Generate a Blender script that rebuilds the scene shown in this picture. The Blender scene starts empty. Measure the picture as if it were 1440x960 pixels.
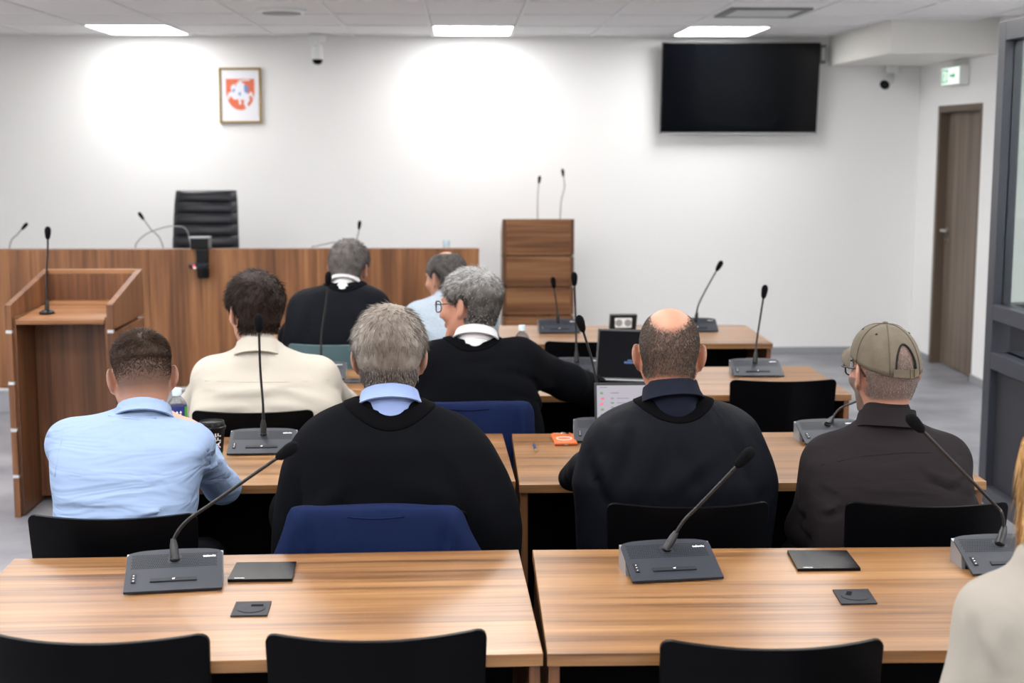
import bpy, bmesh, math, random
import numpy as np
from mathutils import Matrix, Vector
from mathutils.bvhtree import BVHTree

scene = bpy.context.scene
col = scene.collection
rng = np.random.default_rng(7)
R_ = math.radians

# ---------------------------------------------------------------- camera, world, exposure
cam_d = bpy.data.cameras.new('camera')
cam_d.sensor_width = 36.0
cam_d.lens = 50.0
cam = bpy.data.objects.new('camera', cam_d)
cam.location = (0.0, 0.0, 1.74)
cam.rotation_euler = (math.pi/2 - math.atan(280/2000), 0.0, -math.atan(70/2000))
cam_d.clip_start = 0.05
cam_d.dof.use_dof = True
cam_d.dof.focus_distance = 3.75
cam_d.dof.aperture_fstop = 4.0
col.objects.link(cam)
scene.camera = cam
world = bpy.data.worlds.new('world')
scene.world = world
world.use_nodes = True
world.node_tree.nodes['Background'].inputs[0].default_value = (0.8, 0.85, 0.9, 1)
world.node_tree.nodes['Background'].inputs[1].default_value = 0.3
vs = scene.view_settings
vs.view_transform = 'Standard'
vs.look = 'None'
vs.gamma = 1.0
vs.use_curve_mapping = False
vs.exposure = 0.0
PANEL = 13.8            # strength of the ceiling light panels

# ---------------------------------------------------------------- room sizes (metres)
YB, XR, XL, YF, ZC = 11.6, 3.72, -4.6, -3.2, 2.575
DESK = 0.74

# ---------------------------------------------------------------- materials
def srgb(r, g, b):
    f = lambda c: (c/255/12.92) if c/255 <= 0.04045 else ((c/255+0.055)/1.055)**2.4
    return (f(r), f(g), f(b), 1.0)

def mat(name, c, rough=0.5, metal=0.0, spec=0.5, bump=None, var=None, sheen=0.0, emit=None, trans=0.0, coat=0.0, alpha=1.0, wr=None):
    """procedural principled material; bump=(scale, strength[, stretch xyz]); var=(scale, colour2[, stretch])"""
    m = bpy.data.materials.new(name)
    m.use_nodes = True
    nt = m.node_tree
    b = nt.nodes['Principled BSDF']
    b.inputs['Base Color'].default_value = c
    b.inputs['Roughness'].default_value = rough
    b.inputs['Metallic'].default_value = metal
    b.inputs['Specular IOR Level'].default_value = spec
    b.inputs['Transmission Weight'].default_value = trans
    b.inputs['Coat Weight'].default_value = coat
    b.inputs['Alpha'].default_value = alpha
    if sheen:
        b.inputs['Sheen Weight'].default_value = sheen
        b.inputs['Sheen Roughness'].default_value = 0.4
    if emit:
        b.inputs['Emission Color'].default_value = emit[0]
        b.inputs['Emission Strength'].default_value = emit[1]
    tc = nt.nodes.new('ShaderNodeTexCoord')
    def noise(scale, stretch, detail=4):
        mp = nt.nodes.new('ShaderNodeMapping')
        mp.inputs['Scale'].default_value = stretch
        nt.links.new(tc.outputs['Object'], mp.inputs['Vector'])
        n = nt.nodes.new('ShaderNodeTexNoise')
        n.inputs['Scale'].default_value = scale
        n.inputs['Detail'].default_value = detail
        nt.links.new(mp.outputs['Vector'], n.inputs['Vector'])
        return n
    if var:
        n = noise(var[0], var[2] if len(var) > 2 else (1, 1, 1))
        rp = nt.nodes.new('ShaderNodeValToRGB')
        rp.color_ramp.elements[0].position = 0.35
        rp.color_ramp.elements[1].position = 0.65
        rp.color_ramp.elements[0].color = c
        rp.color_ramp.elements[1].color = var[1]
        nt.links.new(n.outputs['Fac'], rp.inputs['Fac'])
        nt.links.new(rp.outputs['Color'], b.inputs['Base Color'])
    if bump:
        n = noise(bump[0], bump[2] if len(bump) > 2 else (1, 1, 1))
        bp = nt.nodes.new('ShaderNodeBump')
        bp.inputs['Strength'].default_value = bump[1]
        bp.inputs['Distance'].default_value = 0.004
        nt.links.new(n.outputs['Fac'], bp.inputs['Height'])
        nt.links.new(bp.outputs['Normal'], b.inputs['Normal'])
        if wr:
            n2 = noise(wr[0], wr[2], 2)
            n2.inputs['Distortion'].default_value = 0.8
            b2 = nt.nodes.new('ShaderNodeBump')
            b2.inputs['Strength'].default_value = wr[1]
            b2.inputs['Distance'].default_value = 0.02
            nt.links.new(n2.outputs['Fac'], b2.inputs['Height'])
            nt.links.new(bp.outputs['Normal'], b2.inputs['Normal'])
            nt.links.new(b2.outputs['Normal'], b.inputs['Normal'])
    return m

def wood(name, axis, cols, rough=0.36, broad=9.0, spec=0.5):
    """laminate with long grain along one axis (0 x, 1 y, 2 z)"""
    m = bpy.data.materials.new(name)
    m.use_nodes = True
    nt = m.node_tree
    b = nt.nodes['Principled BSDF']
    b.inputs['Roughness'].default_value = rough
    b.inputs['Specular IOR Level'].default_value = spec
    tc = nt.nodes.new('ShaderNodeTexCoord')
    oi = nt.nodes.new('ShaderNodeObjectInfo')
    mul = nt.nodes.new('ShaderNodeVectorMath'); mul.operation = 'MULTIPLY_ADD'
    cmb = nt.nodes.new('ShaderNodeCombineXYZ')
    for i in range(3):
        nt.links.new(oi.outputs['Random'], cmb.inputs[i])
    mul.inputs[1].default_value = (7.3, 5.1, 9.7)
    nt.links.new(cmb.outputs[0], mul.inputs[0])
    nt.links.new(tc.outputs['Object'], mul.inputs[2])
    def grain(along, across, detail, dist, rgh=0.55):
        mp = nt.nodes.new('ShaderNodeMapping')
        s = [across]*3
        s[axis] = along
        mp.inputs['Scale'].default_value = s
        nt.links.new(mul.outputs[0], mp.inputs['Vector'])
        n = nt.nodes.new('ShaderNodeTexNoise')
        n.inputs['Scale'].default_value = 1.0
        n.inputs['Detail'].default_value = detail
        n.inputs['Roughness'].default_value = rgh
        n.inputs['Distortion'].default_value = dist
        nt.links.new(mp.outputs[0], n.inputs['Vector'])
        return n
    n1 = grain(0.55, broad, 3, 0.35)
    n2 = grain(1.5, broad*5.5, 4, 0.5)
    n3 = grain(4.0, 260.0, 2, 0.0)
    mx = nt.nodes.new('ShaderNodeMath'); mx.operation = 'MULTIPLY_ADD'
    mx.inputs[1].default_value = 0.55
    nt.links.new(n1.outputs['Fac'], mx.inputs[0])
    mm = nt.nodes.new('ShaderNodeMath'); mm.operation = 'MULTIPLY'
    mm.inputs[1].default_value = 0.35
    nt.links.new(n2.outputs['Fac'], mm.inputs[0])
    nt.links.new(mm.outputs[0], mx.inputs[2])
    ad = nt.nodes.new('ShaderNodeMath'); ad.operation = 'MULTIPLY_ADD'
    ad.inputs[1].default_value = 0.10
    nt.links.new(n3.outputs['Fac'], ad.inputs[0])
    nt.links.new(mx.outputs[0], ad.inputs[2])
    rp = nt.nodes.new('ShaderNodeValToRGB')
    e = rp.color_ramp.elements
    while len(e) < len(cols):
        e.new(0.5)
    for i, c in enumerate(cols):
        e[i].position = 0.36 + 0.28*i/(len(cols)-1)
        e[i].color = c
    nt.links.new(ad.outputs[0], rp.inputs['Fac'])
    nt.links.new(rp.outputs['Color'], b.inputs['Base Color'])
    bp = nt.nodes.new('ShaderNodeBump')
    bp.inputs['Strength'].default_value = 0.06
    bp.inputs['Distance'].default_value = 0.002
    nt.links.new(n3.outputs['Fac'], bp.inputs['Height'])
    nt.links.new(bp.outputs['Normal'], b.inputs['Normal'])
    return m

def attr_mat(name, stops, rough=0.5, attr='mix', spec=0.4, bump=None, sss=0.0):
    """colour picked from a per-vertex attribute (hair strands, stubble on skin)"""
    m = mat(name, stops[0][1], rough, spec=spec, bump=bump)
    nt = m.node_tree
    b = nt.nodes['Principled BSDF']
    if sss:
        b.inputs['Subsurface Weight'].default_value = sss
        b.inputs['Subsurface Radius'].default_value = (0.012, 0.005, 0.003)
    a = nt.nodes.new('ShaderNodeAttribute')
    a.attribute_name = attr
    rp = nt.nodes.new('ShaderNodeValToRGB')
    e = rp.color_ramp.elements
    while len(e) < len(stops):
        e.new(0.5)
    for i, (p, c) in enumerate(stops):
        e[i].position = p
        e[i].color = c
    nt.links.new(a.outputs['Fac'], rp.inputs['Fac'])
    nt.links.new(rp.outputs['Color'], b.inputs['Base Color'])
    return m

W_D, W_M, W_L, W_H = srgb(94, 57, 32), srgb(122, 79, 47), srgb(148, 102, 64), srgb(168, 124, 84)
M = {}
M['wall'] = mat('wall_paint', srgb(243, 243, 242), 0.9, bump=(60, 0.03))
M['soffit'] = mat('soffit_paint', srgb(232, 231, 226), 0.85)
M['tile'] = mat('ceiling_tile', srgb(240, 240, 241), 0.95, bump=(180, 0.12), var=(260, srgb(230, 230, 231)))
M['tbar'] = mat('ceiling_grid_metal', srgb(232, 233, 234), 0.6)
M['floor'] = mat('floor_vinyl', srgb(117, 118, 124), 0.42, var=(2.2, srgb(154, 155, 161), (1, 1, 1)), bump=(40, 0.03))
M['base'] = mat('baseboard_grey', srgb(150, 152, 156), 0.5)
M['riser'] = mat('podium_grey', srgb(140, 141, 148), 0.5, var=(3, srgb(160, 161, 168)))
M['edge_metal'] = mat('aluminium_trim', srgb(215, 216, 218), 0.3, metal=0.6)
M['wood_x'] = wood('walnut_laminate_across', 0, [W_D, W_M, W_L, W_H], 0.36, 13.0)
M['wood_top'] = wood('walnut_laminate_tabletop', 0, [srgb(84, 56, 33), srgb(121, 85, 52), srgb(146, 106, 67), srgb(164, 125, 84)], 0.28, 14.0)
M['wood_z'] = wood('walnut_laminate_upright', 2, [srgb(76, 44, 23), srgb(105, 66, 36), srgb(131, 86, 51), srgb(148, 104, 64)], 0.42, 8.0)
M['wood_lect'] = wood('walnut_laminate_lectern', 2, [srgb(68, 40, 23), srgb(93, 58, 34), srgb(117, 76, 46), srgb(132, 90, 56)], 0.42, 9.0)
M['door'] = wood('door_laminate', 2, [srgb(83, 70, 59), srgb(101, 87, 74), srgb(115, 101, 88), srgb(123, 110, 97)], 0.5, 12.0)
M['door_frame'] = mat('door_frame_brown', srgb(96, 82, 70), 0.5)
M['steel'] = mat('brushed_steel', srgb(190, 190, 190), 0.3, metal=1.0)
M['silver'] = mat('silver_plastic', srgb(150, 153, 158), 0.35, metal=0.5)
M['black'] = mat('black_plastic', srgb(13, 13, 15), 0.35, spec=0.25)
M['black_matt'] = mat('black_matt', srgb(12, 12, 14), 0.8, spec=0.1)
M['chair'] = mat('black_chair_shell', srgb(7, 7, 9), 0.34, spec=0.06, bump=(300, 0.02))
M['screen_off'] = mat('dark_glass', srgb(4, 5, 9), 0.12, spec=0.13)
M['laptop_dark'] = mat('dark_laptop_screen', srgb(5, 6, 11), 0.35, spec=0.04)
M['lid_gloss'] = mat('black_gloss_lid', srgb(9, 9, 11), 0.2, spec=0.14)
M['wall_dark'] = mat('wall_paint_grey', srgb(104, 104, 106), 0.85, bump=(60, 0.03))
M['bezel'] = mat('screen_bezel', srgb(20, 21, 24), 0.35)
M['white_plastic'] = mat('white_plastic', srgb(228, 230, 230), 0.4)
M['grey_plastic'] = mat('grey_plastic', srgb(120, 122, 124), 0.45)
M['unit'] = mat('microphone_unit_grey', srgb(40, 44, 52), 0.45, spec=0.25, bump=(500, 0.03))
M['unit_dark'] = mat('microphone_unit_dark', srgb(28, 31, 37), 0.5, spec=0.25)
M['foam'] = mat('foam_windscreen', srgb(12, 12, 15), 0.95, spec=0.1, bump=(900, 0.4))
M['neck'] = mat('gooseneck_black', srgb(22, 22, 24), 0.4)
M['neck_grey'] = mat('gooseneck_grey', srgb(150, 152, 152), 0.4, metal=0.3)
M['print'] = mat('white_print', srgb(235, 235, 238), 0.5)
M['gold'] = mat('gold_frame', srgb(148, 122, 58), 0.35, metal=0.7)
M['paper'] = mat('white_paper', srgb(238, 238, 244), 0.8)
M['arms_red'] = mat('emblem_red', srgb(224, 116, 82), 0.7)
M['arms_white'] = mat('emblem_white', srgb(232, 234, 242), 0.7)
M['arms_blue'] = mat('emblem_blue', srgb(120, 150, 205), 0.7)
M['leather'] = mat('black_leather', srgb(30, 33, 40), 0.42, bump=(120, 0.12))
M['teal'] = mat('teal_upholstery', srgb(74, 98, 102), 0.8, bump=(400, 0.2))
M['dock'] = mat('anthracite_metal', srgb(52, 55, 64), 0.4)
M['dock_panel'] = mat('anthracite_panel', srgb(42, 43, 50), 0.6)
M['navy'] = mat('navy_suiting', srgb(15, 27, 60), 0.85, spec=0.1, bump=(700, 0.1), wr=(6, 0.35, (1, 1, 0.6)))
M['denim'] = mat('dark_trousers', srgb(26, 27, 33), 0.9, spec=0.15, bump=(500, 0.15))
M['robe'] = mat('black_gown_cloth', srgb(11, 12, 16), 0.95, spec=0.05, bump=(600, 0.12), wr=(5, 0.4, (1, 1, 0.5)))
M['robe_silk'] = mat('black_gown_light_cloth', srgb(12, 14, 20), 0.62, spec=0.06, bump=(500, 0.06), wr=(7, 0.6, (1.3, 1, 0.5)))
M['velvet'] = mat('black_velvet', srgb(7, 7, 9), 0.95, spec=0.05)
M['blue_shirt'] = mat('light_blue_cotton', srgb(132, 151, 181), 0.85, spec=0.2, bump=(600, 0.06), wr=(8, 0.85, (0.5, 1, 2.6)))
M['blue_collar'] = mat('blue_striped_cotton', srgb(129, 148, 192), 0.8, bump=(900, 0.1))
M['cream'] = mat('cream_cotton', srgb(181, 175, 164), 0.88, spec=0.2, bump=(500, 0.08), wr=(5, 0.3, (0.6, 1, 1.6)))
M['brown_shirt'] = mat('dark_brown_shirt', srgb(30, 25, 27), 0.88, spec=0.15, bump=(600, 0.08), wr=(7, 0.35, (0.7, 1, 1.6)))
M['heather'] = mat('heather_blue_shirt', srgb(144, 158, 173), 0.85, var=(240, srgb(165, 175, 185), (1, 1, 0.25)), bump=(500, 0.1))
M['white_shirt'] = mat('white_collar_cotton', srgb(201, 201, 202), 0.8)
M['navy_shirt'] = mat('navy_shirt', srgb(16, 20, 34), 0.85, spec=0.15)
M['blazer'] = mat('off_white_blazer', srgb(152, 146, 137), 0.85, spec=0.2, bump=(500, 0.1), wr=(6, 0.3, (1, 1, 0.8)))
M['shoe'] = mat('black_shoe_leather', srgb(14, 13, 13), 0.35)
M['cap'] = mat('olive_grey_cap_cotton', srgb(103, 94, 80), 0.9, var=(25, srgb(92, 84, 71)), bump=(500, 0.25))
M['cap_seam'] = mat('cap_seam_thread', srgb(84, 76, 64), 0.9)
M['cap_lining'] = mat('cap_dark_lining', srgb(14, 14, 14), 0.9)
M['brass'] = mat('aged_brass', srgb(120, 108, 84), 0.35, metal=0.9)
M['frame_black'] = mat('spectacle_frame_black', srgb(14, 14, 16), 0.25)
M['frame_brown'] = mat('spectacle_frame_brown', srgb(52, 36, 26), 0.25)
M['eye'] = mat('eye_white', srgb(225, 220, 215), 0.2)
M['iris'] = mat('eye_iris', srgb(60, 45, 35), 0.2)
M['lens'] = mat('clear_lens', (1, 1, 1, 1), 0.0, trans=1.0)
M['lens'].node_tree.nodes['Principled BSDF'].inputs['IOR'].default_value = 1.03
M['glass'] = mat('clear_glass', srgb(235, 242, 240), 0.02, trans=1.0)
M['glass'].node_tree.nodes['Principled BSDF'].inputs['IOR'].default_value = 1.1
M['pet'] = mat('clear_bottle_plastic', srgb(235, 242, 248), 0.05, trans=0.92, alpha=0.55)
M['pet'].node_tree.nodes['Principled BSDF'].inputs['IOR'].default_value = 1.15
M['cap_blue'] = mat('pale_blue_bottle_cap', srgb(196, 216, 226), 0.4)
M['label_blue'] = mat('navy_label', srgb(24, 38, 110), 0.45)
M['label_green'] = mat('green_label', srgb(70, 150, 60), 0.45)
M['cup'] = mat('black_paper_cup', srgb(14, 14, 16), 0.6, spec=0.2)
M['cup_lid'] = mat('black_cup_lid', srgb(14, 15, 18), 0.3, spec=0.2)
M['orange'] = mat('orange_phone_case', srgb(199, 98, 36), 0.35)
M['orange_d'] = mat('orange_phone_rim', srgb(150, 62, 18), 0.4)
M['pen_blue'] = mat('blue_pen', srgb(40, 70, 130), 0.25)
M['lap_screen'] = mat('lit_laptop_screen', srgb(120, 118, 126), 0.35, spec=0.2, emit=(srgb(205, 202, 214), 0.33))
M['ui_dark'] = mat('screen_text_grey', srgb(120, 118, 128), 0.5, emit=(srgb(130, 128, 140), 0.25))
M['ui_green'] = mat('screen_mark_green', srgb(90, 130, 90), 0.5, emit=(srgb(90, 130, 90), 0.25))
M['ui_red'] = mat('screen_mark_red', srgb(200, 90, 110), 0.5, emit=(srgb(200, 90, 110), 0.3))
M['ui_blue'] = mat('screen_text_blue', srgb(40, 62, 100), 0.5, emit=(srgb(50, 82, 135), 0.2))
M['diffuser'] = mat('light_diffuser', srgb(250, 250, 250), 0.5, emit=((1.0, 0.99, 0.98, 1), PANEL))
M['exit_face'] = mat('exit_sign_face', srgb(240, 255, 248), 0.4, emit=((0.86, 1.0, 0.93, 1), 0.8))
M['exit_green'] = mat('exit_sign_green', srgb(20, 130, 70), 0.4, emit=(srgb(60, 190, 120), 0.5))
M['led'] = mat('red_led', srgb(230, 60, 60), 0.4, emit=(srgb(230, 60, 60), 0.6))

# ---------------------------------------------------------------- object helpers
class MB:
    """collects geometry for one mesh"""
    def __init__(s):
        s.v, s.f = [], []
    def add(s, vs, fs):
        n = len(s.v)
        s.v += [tuple(v) for v in vs]
        s.f += [tuple(i+n for i in f) for f in fs]
        return s
    def box(s, x0, x1, y0, y1, z0, z1, bev=0.0, rot=None):
        bm = bmesh.new()
        bmesh.ops.create_cube(bm, size=1.0)
        for v in bm.verts:
            v.co = ((x0+x1)/2 + v.co.x*(x1-x0), (y0+y1)/2 + v.co.y*(y1-y0), (z0+z1)/2 + v.co.z*(z1-z0))
        if bev:
            bmesh.ops.bevel(bm, geom=list(bm.edges), offset=bev, segments=2, profile=0.6, affect='EDGES')
        if rot is not None:
            bm.transform(rot)
        bm.verts.index_update()
        s.add([v.co[:] for v in bm.verts], [[v.index for v in f.verts] for f in bm.faces])
        bm.free()
        return s
    def tube(s, pts, r, n=8, smooth=0, cap=True):
        P = [Vector(p) for p in pts]
        rs = list(r) if hasattr(r, '__len__') else [r]*len(P)
        if smooth:
            P, rs = catmull(P, rs, smooth)
        t0 = (P[1]-P[0]).normalized()
        u = t0.orthogonal().normalized()
        vs, fs = [], []
        for i, p in enumerate(P):
            t = (P[min(i+1, len(P)-1)] - P[max(i-1, 0)]).normalized()
            u = (u - t*u.dot(t)).normalized()
            w = t.cross(u)
            for k in range(n):
                a = 2*math.pi*k/n
                vs.append(p + (u*math.cos(a) + w*math.sin(a))*rs[i])
        for i in range(len(P)-1):
            for k in range(n):
                fs.append((i*n+k, i*n+(k+1) % n, (i+1)*n+(k+1) % n, (i+1)*n+k))
        if cap:
            fs.append(tuple(range(n-1, -1, -1)))
            fs.append(tuple((len(P)-1)*n+k for k in range(n)))
        return s.add(vs, fs)
    def lathe(s, prof, c=(0, 0, 0), n=24, axis=None, cap=True):
        """profile [(r,z)] turned about z (or about 'axis' direction) through c"""
        Q = Vector((0, 0, 1)).rotation_difference(Vector(axis)).to_matrix() if axis is not None else Matrix.Identity(3)
        c = Vector(c)
        vs, fs = [], []
        for r, z in prof:
            for k in range(n):
                a = 2*math.pi*k/n
                vs.append(c + Q @ Vector((r*math.cos(a), r*math.sin(a), z)))
        for i in range(len(prof)-1):
            for k in range(n):
                fs.append((i*n+k, i*n+(k+1) % n, (i+1)*n+(k+1) % n, (i+1)*n+k))
        if cap:
            fs.append(tuple(range(n-1, -1, -1)))
            fs.append(tuple((len(prof)-1)*n+k for k in range(n)))
        return s.add(vs, fs)
    def prism(s, poly, y0, y1, plane='xz'):
        """polygon in a plane, given thickness along the third axis"""
        n = len(poly)
        mk = {'xz': lambda a, b, d: (a, d, b), 'xy': lambda a, b, d: (a, b, d), 'yz': lambda a, b, d: (d, a, b)}[plane]
        vs = [mk(a, b, y0) for a, b in poly] + [mk(a, b, y1) for a, b in poly]
        fs = [tuple(range(n)), tuple(range(2*n-1, n-1, -1))] + [(i, i+n, (i+1) % n + n, (i+1) % n) for i in range(n)]
        return s.add(vs, fs)
    def xf(s, mtx):
        s.v = [tuple(mtx @ Vector(v)) for v in s.v]
        return s
    def mesh(s, name):
        me = bpy.data.meshes.new(name)
        me.from_pydata(s.v, [], s.f)
        me.validate()
        bm = bmesh.new(); bm.from_mesh(me)
        bmesh.ops.recalc_face_normals(bm, faces=bm.faces)
        bm.to_mesh(me); bm.free()
        return me
    def build(s, name, material, parent=None, smooth=False, label=None):
        me = s.mesh(name)
        return link(name, me, material, parent, smooth, label)

def catmull(P, rs, k):
    out, ro = [], []
    n = len(P)
    for i in range(n-1):
        p0, p1, p2, p3 = P[max(i-1, 0)], P[i], P[i+1], P[min(i+2, n-1)]
        for j in range(k):
            t = j/k
            out.append(0.5*((2*p1) + (p2-p0)*t + (2*p0-5*p1+4*p2-p3)*t*t + (3*p1-p0-3*p2+p3)*t**3))
            ro.append(rs[i]*(1-t) + rs[i+1]*t)
    out.append(P[-1]); ro.append(rs[-1])
    return out, ro

def link(name, me, material, parent=None, smooth=False, label=None):
    o = bpy.data.objects.new(name, me)
    if material is not None and not me.materials:
        me.materials.append(M[material] if isinstance(material, str) else material)
    if smooth == 'angle':
        me.shade_smooth()
        me.set_sharp_from_angle(angle=R_(40))
    elif smooth:
        me.shade_smooth()
    col.objects.link(o)
    if parent is not None:
        o.parent = parent
    if label:
        o['label'] = label
    return o

def empty(name, loc=(0, 0, 0), rz=0.0):
    o = bpy.data.objects.new(name, None)
    o.empty_display_size = 0.1
    o.location = loc
    o.rotation_euler = (0, 0, rz)
    col.objects.link(o)
    return o

def tag(o, label, cat, group=None):
    o['label'] = label
    o['category'] = cat
    if group:
        o['group'] = group
    return o

def struct(o):
    o['kind'] = 'structure'
    return o

def copy_tree(o, parent=None):
    c = o.copy()
    col.objects.link(c)
    c.parent = parent
    for ch in list(o.children):
        copy_tree(ch, c)
    return c

def text_mesh(txt, size, bold=False):
    cu = bpy.data.curves.new('lettering', 'FONT')
    cu.body = txt
    cu.size = size
    cu.extrude = 0.0002
    cu.align_x = 'CENTER'
    cu.align_y = 'CENTER'
    if bold:
        cu.offset = size*0.02
    cu.resolution_u = 2
    t = bpy.data.objects.new('lettering', cu)
    col.objects.link(t)
    dg = bpy.context.evaluated_depsgraph_get()
    me = bpy.data.meshes.new_from_object(t.evaluated_get(dg))
    bpy.data.objects.remove(t)
    me.name = 'lettering'
    return me

# ================================================================ THE ROOM
def setting(name, mb, material, parent=None):
    o = mb.build(name, material, parent)
    if parent is None:
        struct(o)
    return o

setting('floor', MB().box(XL-0.1, XR+0.1, YF-0.1, YB+0.1, -0.12, 0.0), 'floor')
setting('wall_back', MB().box(XL-0.1, XR+0.1, YB, YB+0.12, 0, ZC+0.1), 'wall')
setting('wall_left', MB().box(XL-0.12, XL, YF, YB, 0, ZC+0.1), 'wall')
setting('wall_front', MB().box(XL-0.1, XR+0.1, YF-0.12, YF, 0, ZC+0.1), 'wall_dark')
# right wall with the door opening
DY0, DY1, DZ = 10.16, 11.12, 2.02
wr = MB().box(XR, XR+0.14, YF, DY0, 0, ZC+0.1).box(XR, XR+0.14, DY1, YB, 0, ZC+0.1).box(XR, XR+0.14, DY0, DY1, DZ, ZC+0.1)
setting('wall_right', wr, 'wall')
setting('baseboard_back', MB().box(0.12, XR, YB-0.014, YB, 0, 0.06, 0.003), 'base')
b = MB().box(XR-0.014, XR, DY1, YB-0.014, 0, 0.06, 0.003)
setting('baseboard_right', b, 'base')
setting('baseboard_side', MB().box(XR-0.014, XR, YF, DY0, 0, 0.06, 0.003), 'base')
# soffit boxed in over the door corner
setting('trim_1', MB().box(2.97, XR, 9.93, YB, 2.35, ZC+0.019, 0.004), 'soffit')
# door
d = struct(empty('door_1', (XR, (DY0+DY1)/2, 0)))
dw = (DY1-DY0)/2
fr = MB().box(0.0, 0.14, -dw, -dw+0.05, 0, DZ).box(0.0, 0.14, dw-0.05, dw, 0, DZ).box(0.0, 0.14, -dw+0.05, dw-0.05, DZ-0.05, DZ)
fr.build('door_frame', 'door_frame', d)
lf = MB().box(0.07, 0.11, -dw+0.054, dw-0.054, 0.008, DZ-0.054, 0.003).build('door_leaf', 'door', d)
MB().lathe([(0.024, 0), (0.024, 0.008)], (0.062, dw-0.115, 1.06), 16, (1, 0, 0)).build('rose', 'steel', lf)
MB().lathe([(0.024, 0), (0.024, 0.008)], (0.062, dw-0.115, 0.98), 16, (1, 0, 0)).build('lock', 'steel', lf)
MB().tube([(0.066, dw-0.115, 1.06), (0.02, dw-0.115, 1.06), (0.016, dw-0.13, 1.06), (0.016, dw-0.24, 1.06)], 0.010, 10).build('handle', 'steel', lf, True)
setting('wall_corridor', MB().box(XR+0.145, XR+0.165, DY0-0.05, DY1+0.05, 0, DZ+0.05), 'wall')

# ceiling: slab, T-bars, tiles
ceil = setting('ceiling', MB().box(XL-0.1, XR+0.1, YF-0.1, YB+0.1, ZC+0.02, ZC+0.12), 'tile')
TX, TY = 0.625, 0.90
X0 = -0.225                                   # one bar line runs here
xs_ = [X0 + TX*i for i in range(-7, 7)]
ys_ = [YB - 0.20 - TY*j for j in range(0, 7)]     # far rows built tile by tile
LIGHTS = {(-4, 0), (0, 0), (3, 0)}            # column, row of the panels in view
VENT = (3, 1)
for x in xs_:
    if XL < x < XR:
        yy = YB if x < 2.97 else 9.93
        MB().box(x-0.012, x+0.012, ys_[-1], yy, ZC-0.004, ZC+0.0195).build('grid_bar', 'tbar', ceil)
for y in ys_:
    xe = XR if y < 9.93 else 2.97
    MB().box(XL, xe, y-0.012, y+0.012, ZC-0.0035, ZC+0.019).build('grid_bar', 'tbar', ceil)
tile_me = MB().box(-TX/2+0.014, TX/2-0.014, -TY/2+0.014, TY/2-0.014, 0.002, 0.018, 0.004).mesh('ceiling_tile')
tile_me.materials.append(M['tile'])
for ci in range(-6, 6):
    for ri in range(0, 6):
        xa, ya = X0+TX*ci, ys_[ri]-TY
        if (ci, ri) in LIGHTS or xa+TX > XR+0.05 or xa < XL:
            continue
        if xa+TX > 3.0 and ya+TY > 9.93:
            continue
        o = link('ceiling_tile', tile_me, None, ceil)
        o.location = (xa+TX/2, ya+TY/2, ZC)
for xa in (X0+TX*4, X0+TX*5):
    xb = min(xa+TX, XR)
    MB().box(xa+0.014, xb-0.004, ys_[2]+0.014, 9.928, ZC+0.002, ZC+0.018, 0.004).build('ceiling_tile', 'tile', ceil)
for ri in range(2, 6):
    xa = X0+TX*6
    if xa < XR:
        MB().box(xa+0.014, XR-0.002, ys_[ri]-TY+0.014, ys_[ri]-0.014, ZC+0.002, ZC+0.018, 0.004).build('ceiling_tile', 'tile', ceil)
# the row cut along the back wall
for ci in range(-6, 5):
    xa = X0+TX*ci
    if xa < XL or xa+TX > 3.0:
        continue
    MB().box(xa+0.014, xa+TX-0.014, ys_[0]+0.014, YB-0.004, ZC+0.002, ZC+0.018, 0.004).build('ceiling_tile', 'tile', ceil)

def light_panel(x, y, label, group):
    t = tag(empty('ceiling_light', (x, y, ZC)), label, 'ceiling light', group)
    hx, hy, w = TX/2-0.008, TY/2-0.008, 0.016
    MB().box(-hx, hx, -hy, -hy+w, -0.006, 0.012).box(-hx, hx, hy-w, hy, -0.006, 0.012).box(-hx, -hx+w, -hy+w, hy-w, -0.006, 0.012).box(hx-w, hx, -hy+w, hy-w, -0.006, 0.012).build('frame', 'white_plastic', t)
    MB().box(-hx+w, hx-w, -hy+w, hy-w, -0.003, 0.008).build('diffuser', 'diffuser', t)
for (ci, ri), lab in zip([(-4, 0), (0, 0), (3, 0)], [
        'square lit ceiling panel at left, above the framed emblem wall', 'square lit ceiling panel in the middle of the back row',
        'square lit ceiling panel right above the wall screen']):
    light_panel(X0+TX*(ci+0.5), ys_[ri]-TY/2, lab, 'lit ceiling panels')
# unseen panels assumed over the benches, extra ones added to even out the light
for y in (7.6, 5.7, 3.8, 1.9, 0.0, -1.9):
    for ci in (-6, -4, -2, 0, 3, 5):
        light_panel(X0+TX*(ci+0.5), y, 'square lit ceiling panel over the benches, out of view', 'lit ceiling panels over the benches')

# air vent, speaker, cameras, exit sign
v = tag(empty('ceiling_vent', (1.95, 9.359, ZC)), 'rectangular grey air vent in the ceiling right of the screen', 'vent')
MB().box(-0.26, 0.26, -0.30, -0.25, -0.012, 0.0015).box(-0.26, 0.26, 0.25, 0.30, -0.012, 0.0015).box(-0.26, -0.21, -0.25, 0.25, -0.012, 0.0015).box(0.21, 0.26, -0.25, 0.25, -0.012, 0.0015).build('frame', 'grey_plastic', v)
for i in range(7):
    y = -0.215 + i*0.072
    MB().box(-0.21, 0.21, y-0.018, y+0.018, -0.010, -0.006).build('slat', 'white_plastic', v)
MB().box(-0.209, 0.209, -0.249, 0.249, -0.001, 0.0015).build('duct', 'black_matt', v)
sd = tag(empty('ceiling_speaker', (-1.144, 9.317, ZC)), 'round white ceiling speaker disc left of the middle panel', 'speaker')
MB().lathe([(0.16, 0.0015), (0.16, -0.012), (0.145, -0.02), (0.001, -0.022)], n=32).build('rim', 'white_plastic', sd, 'angle')
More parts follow.
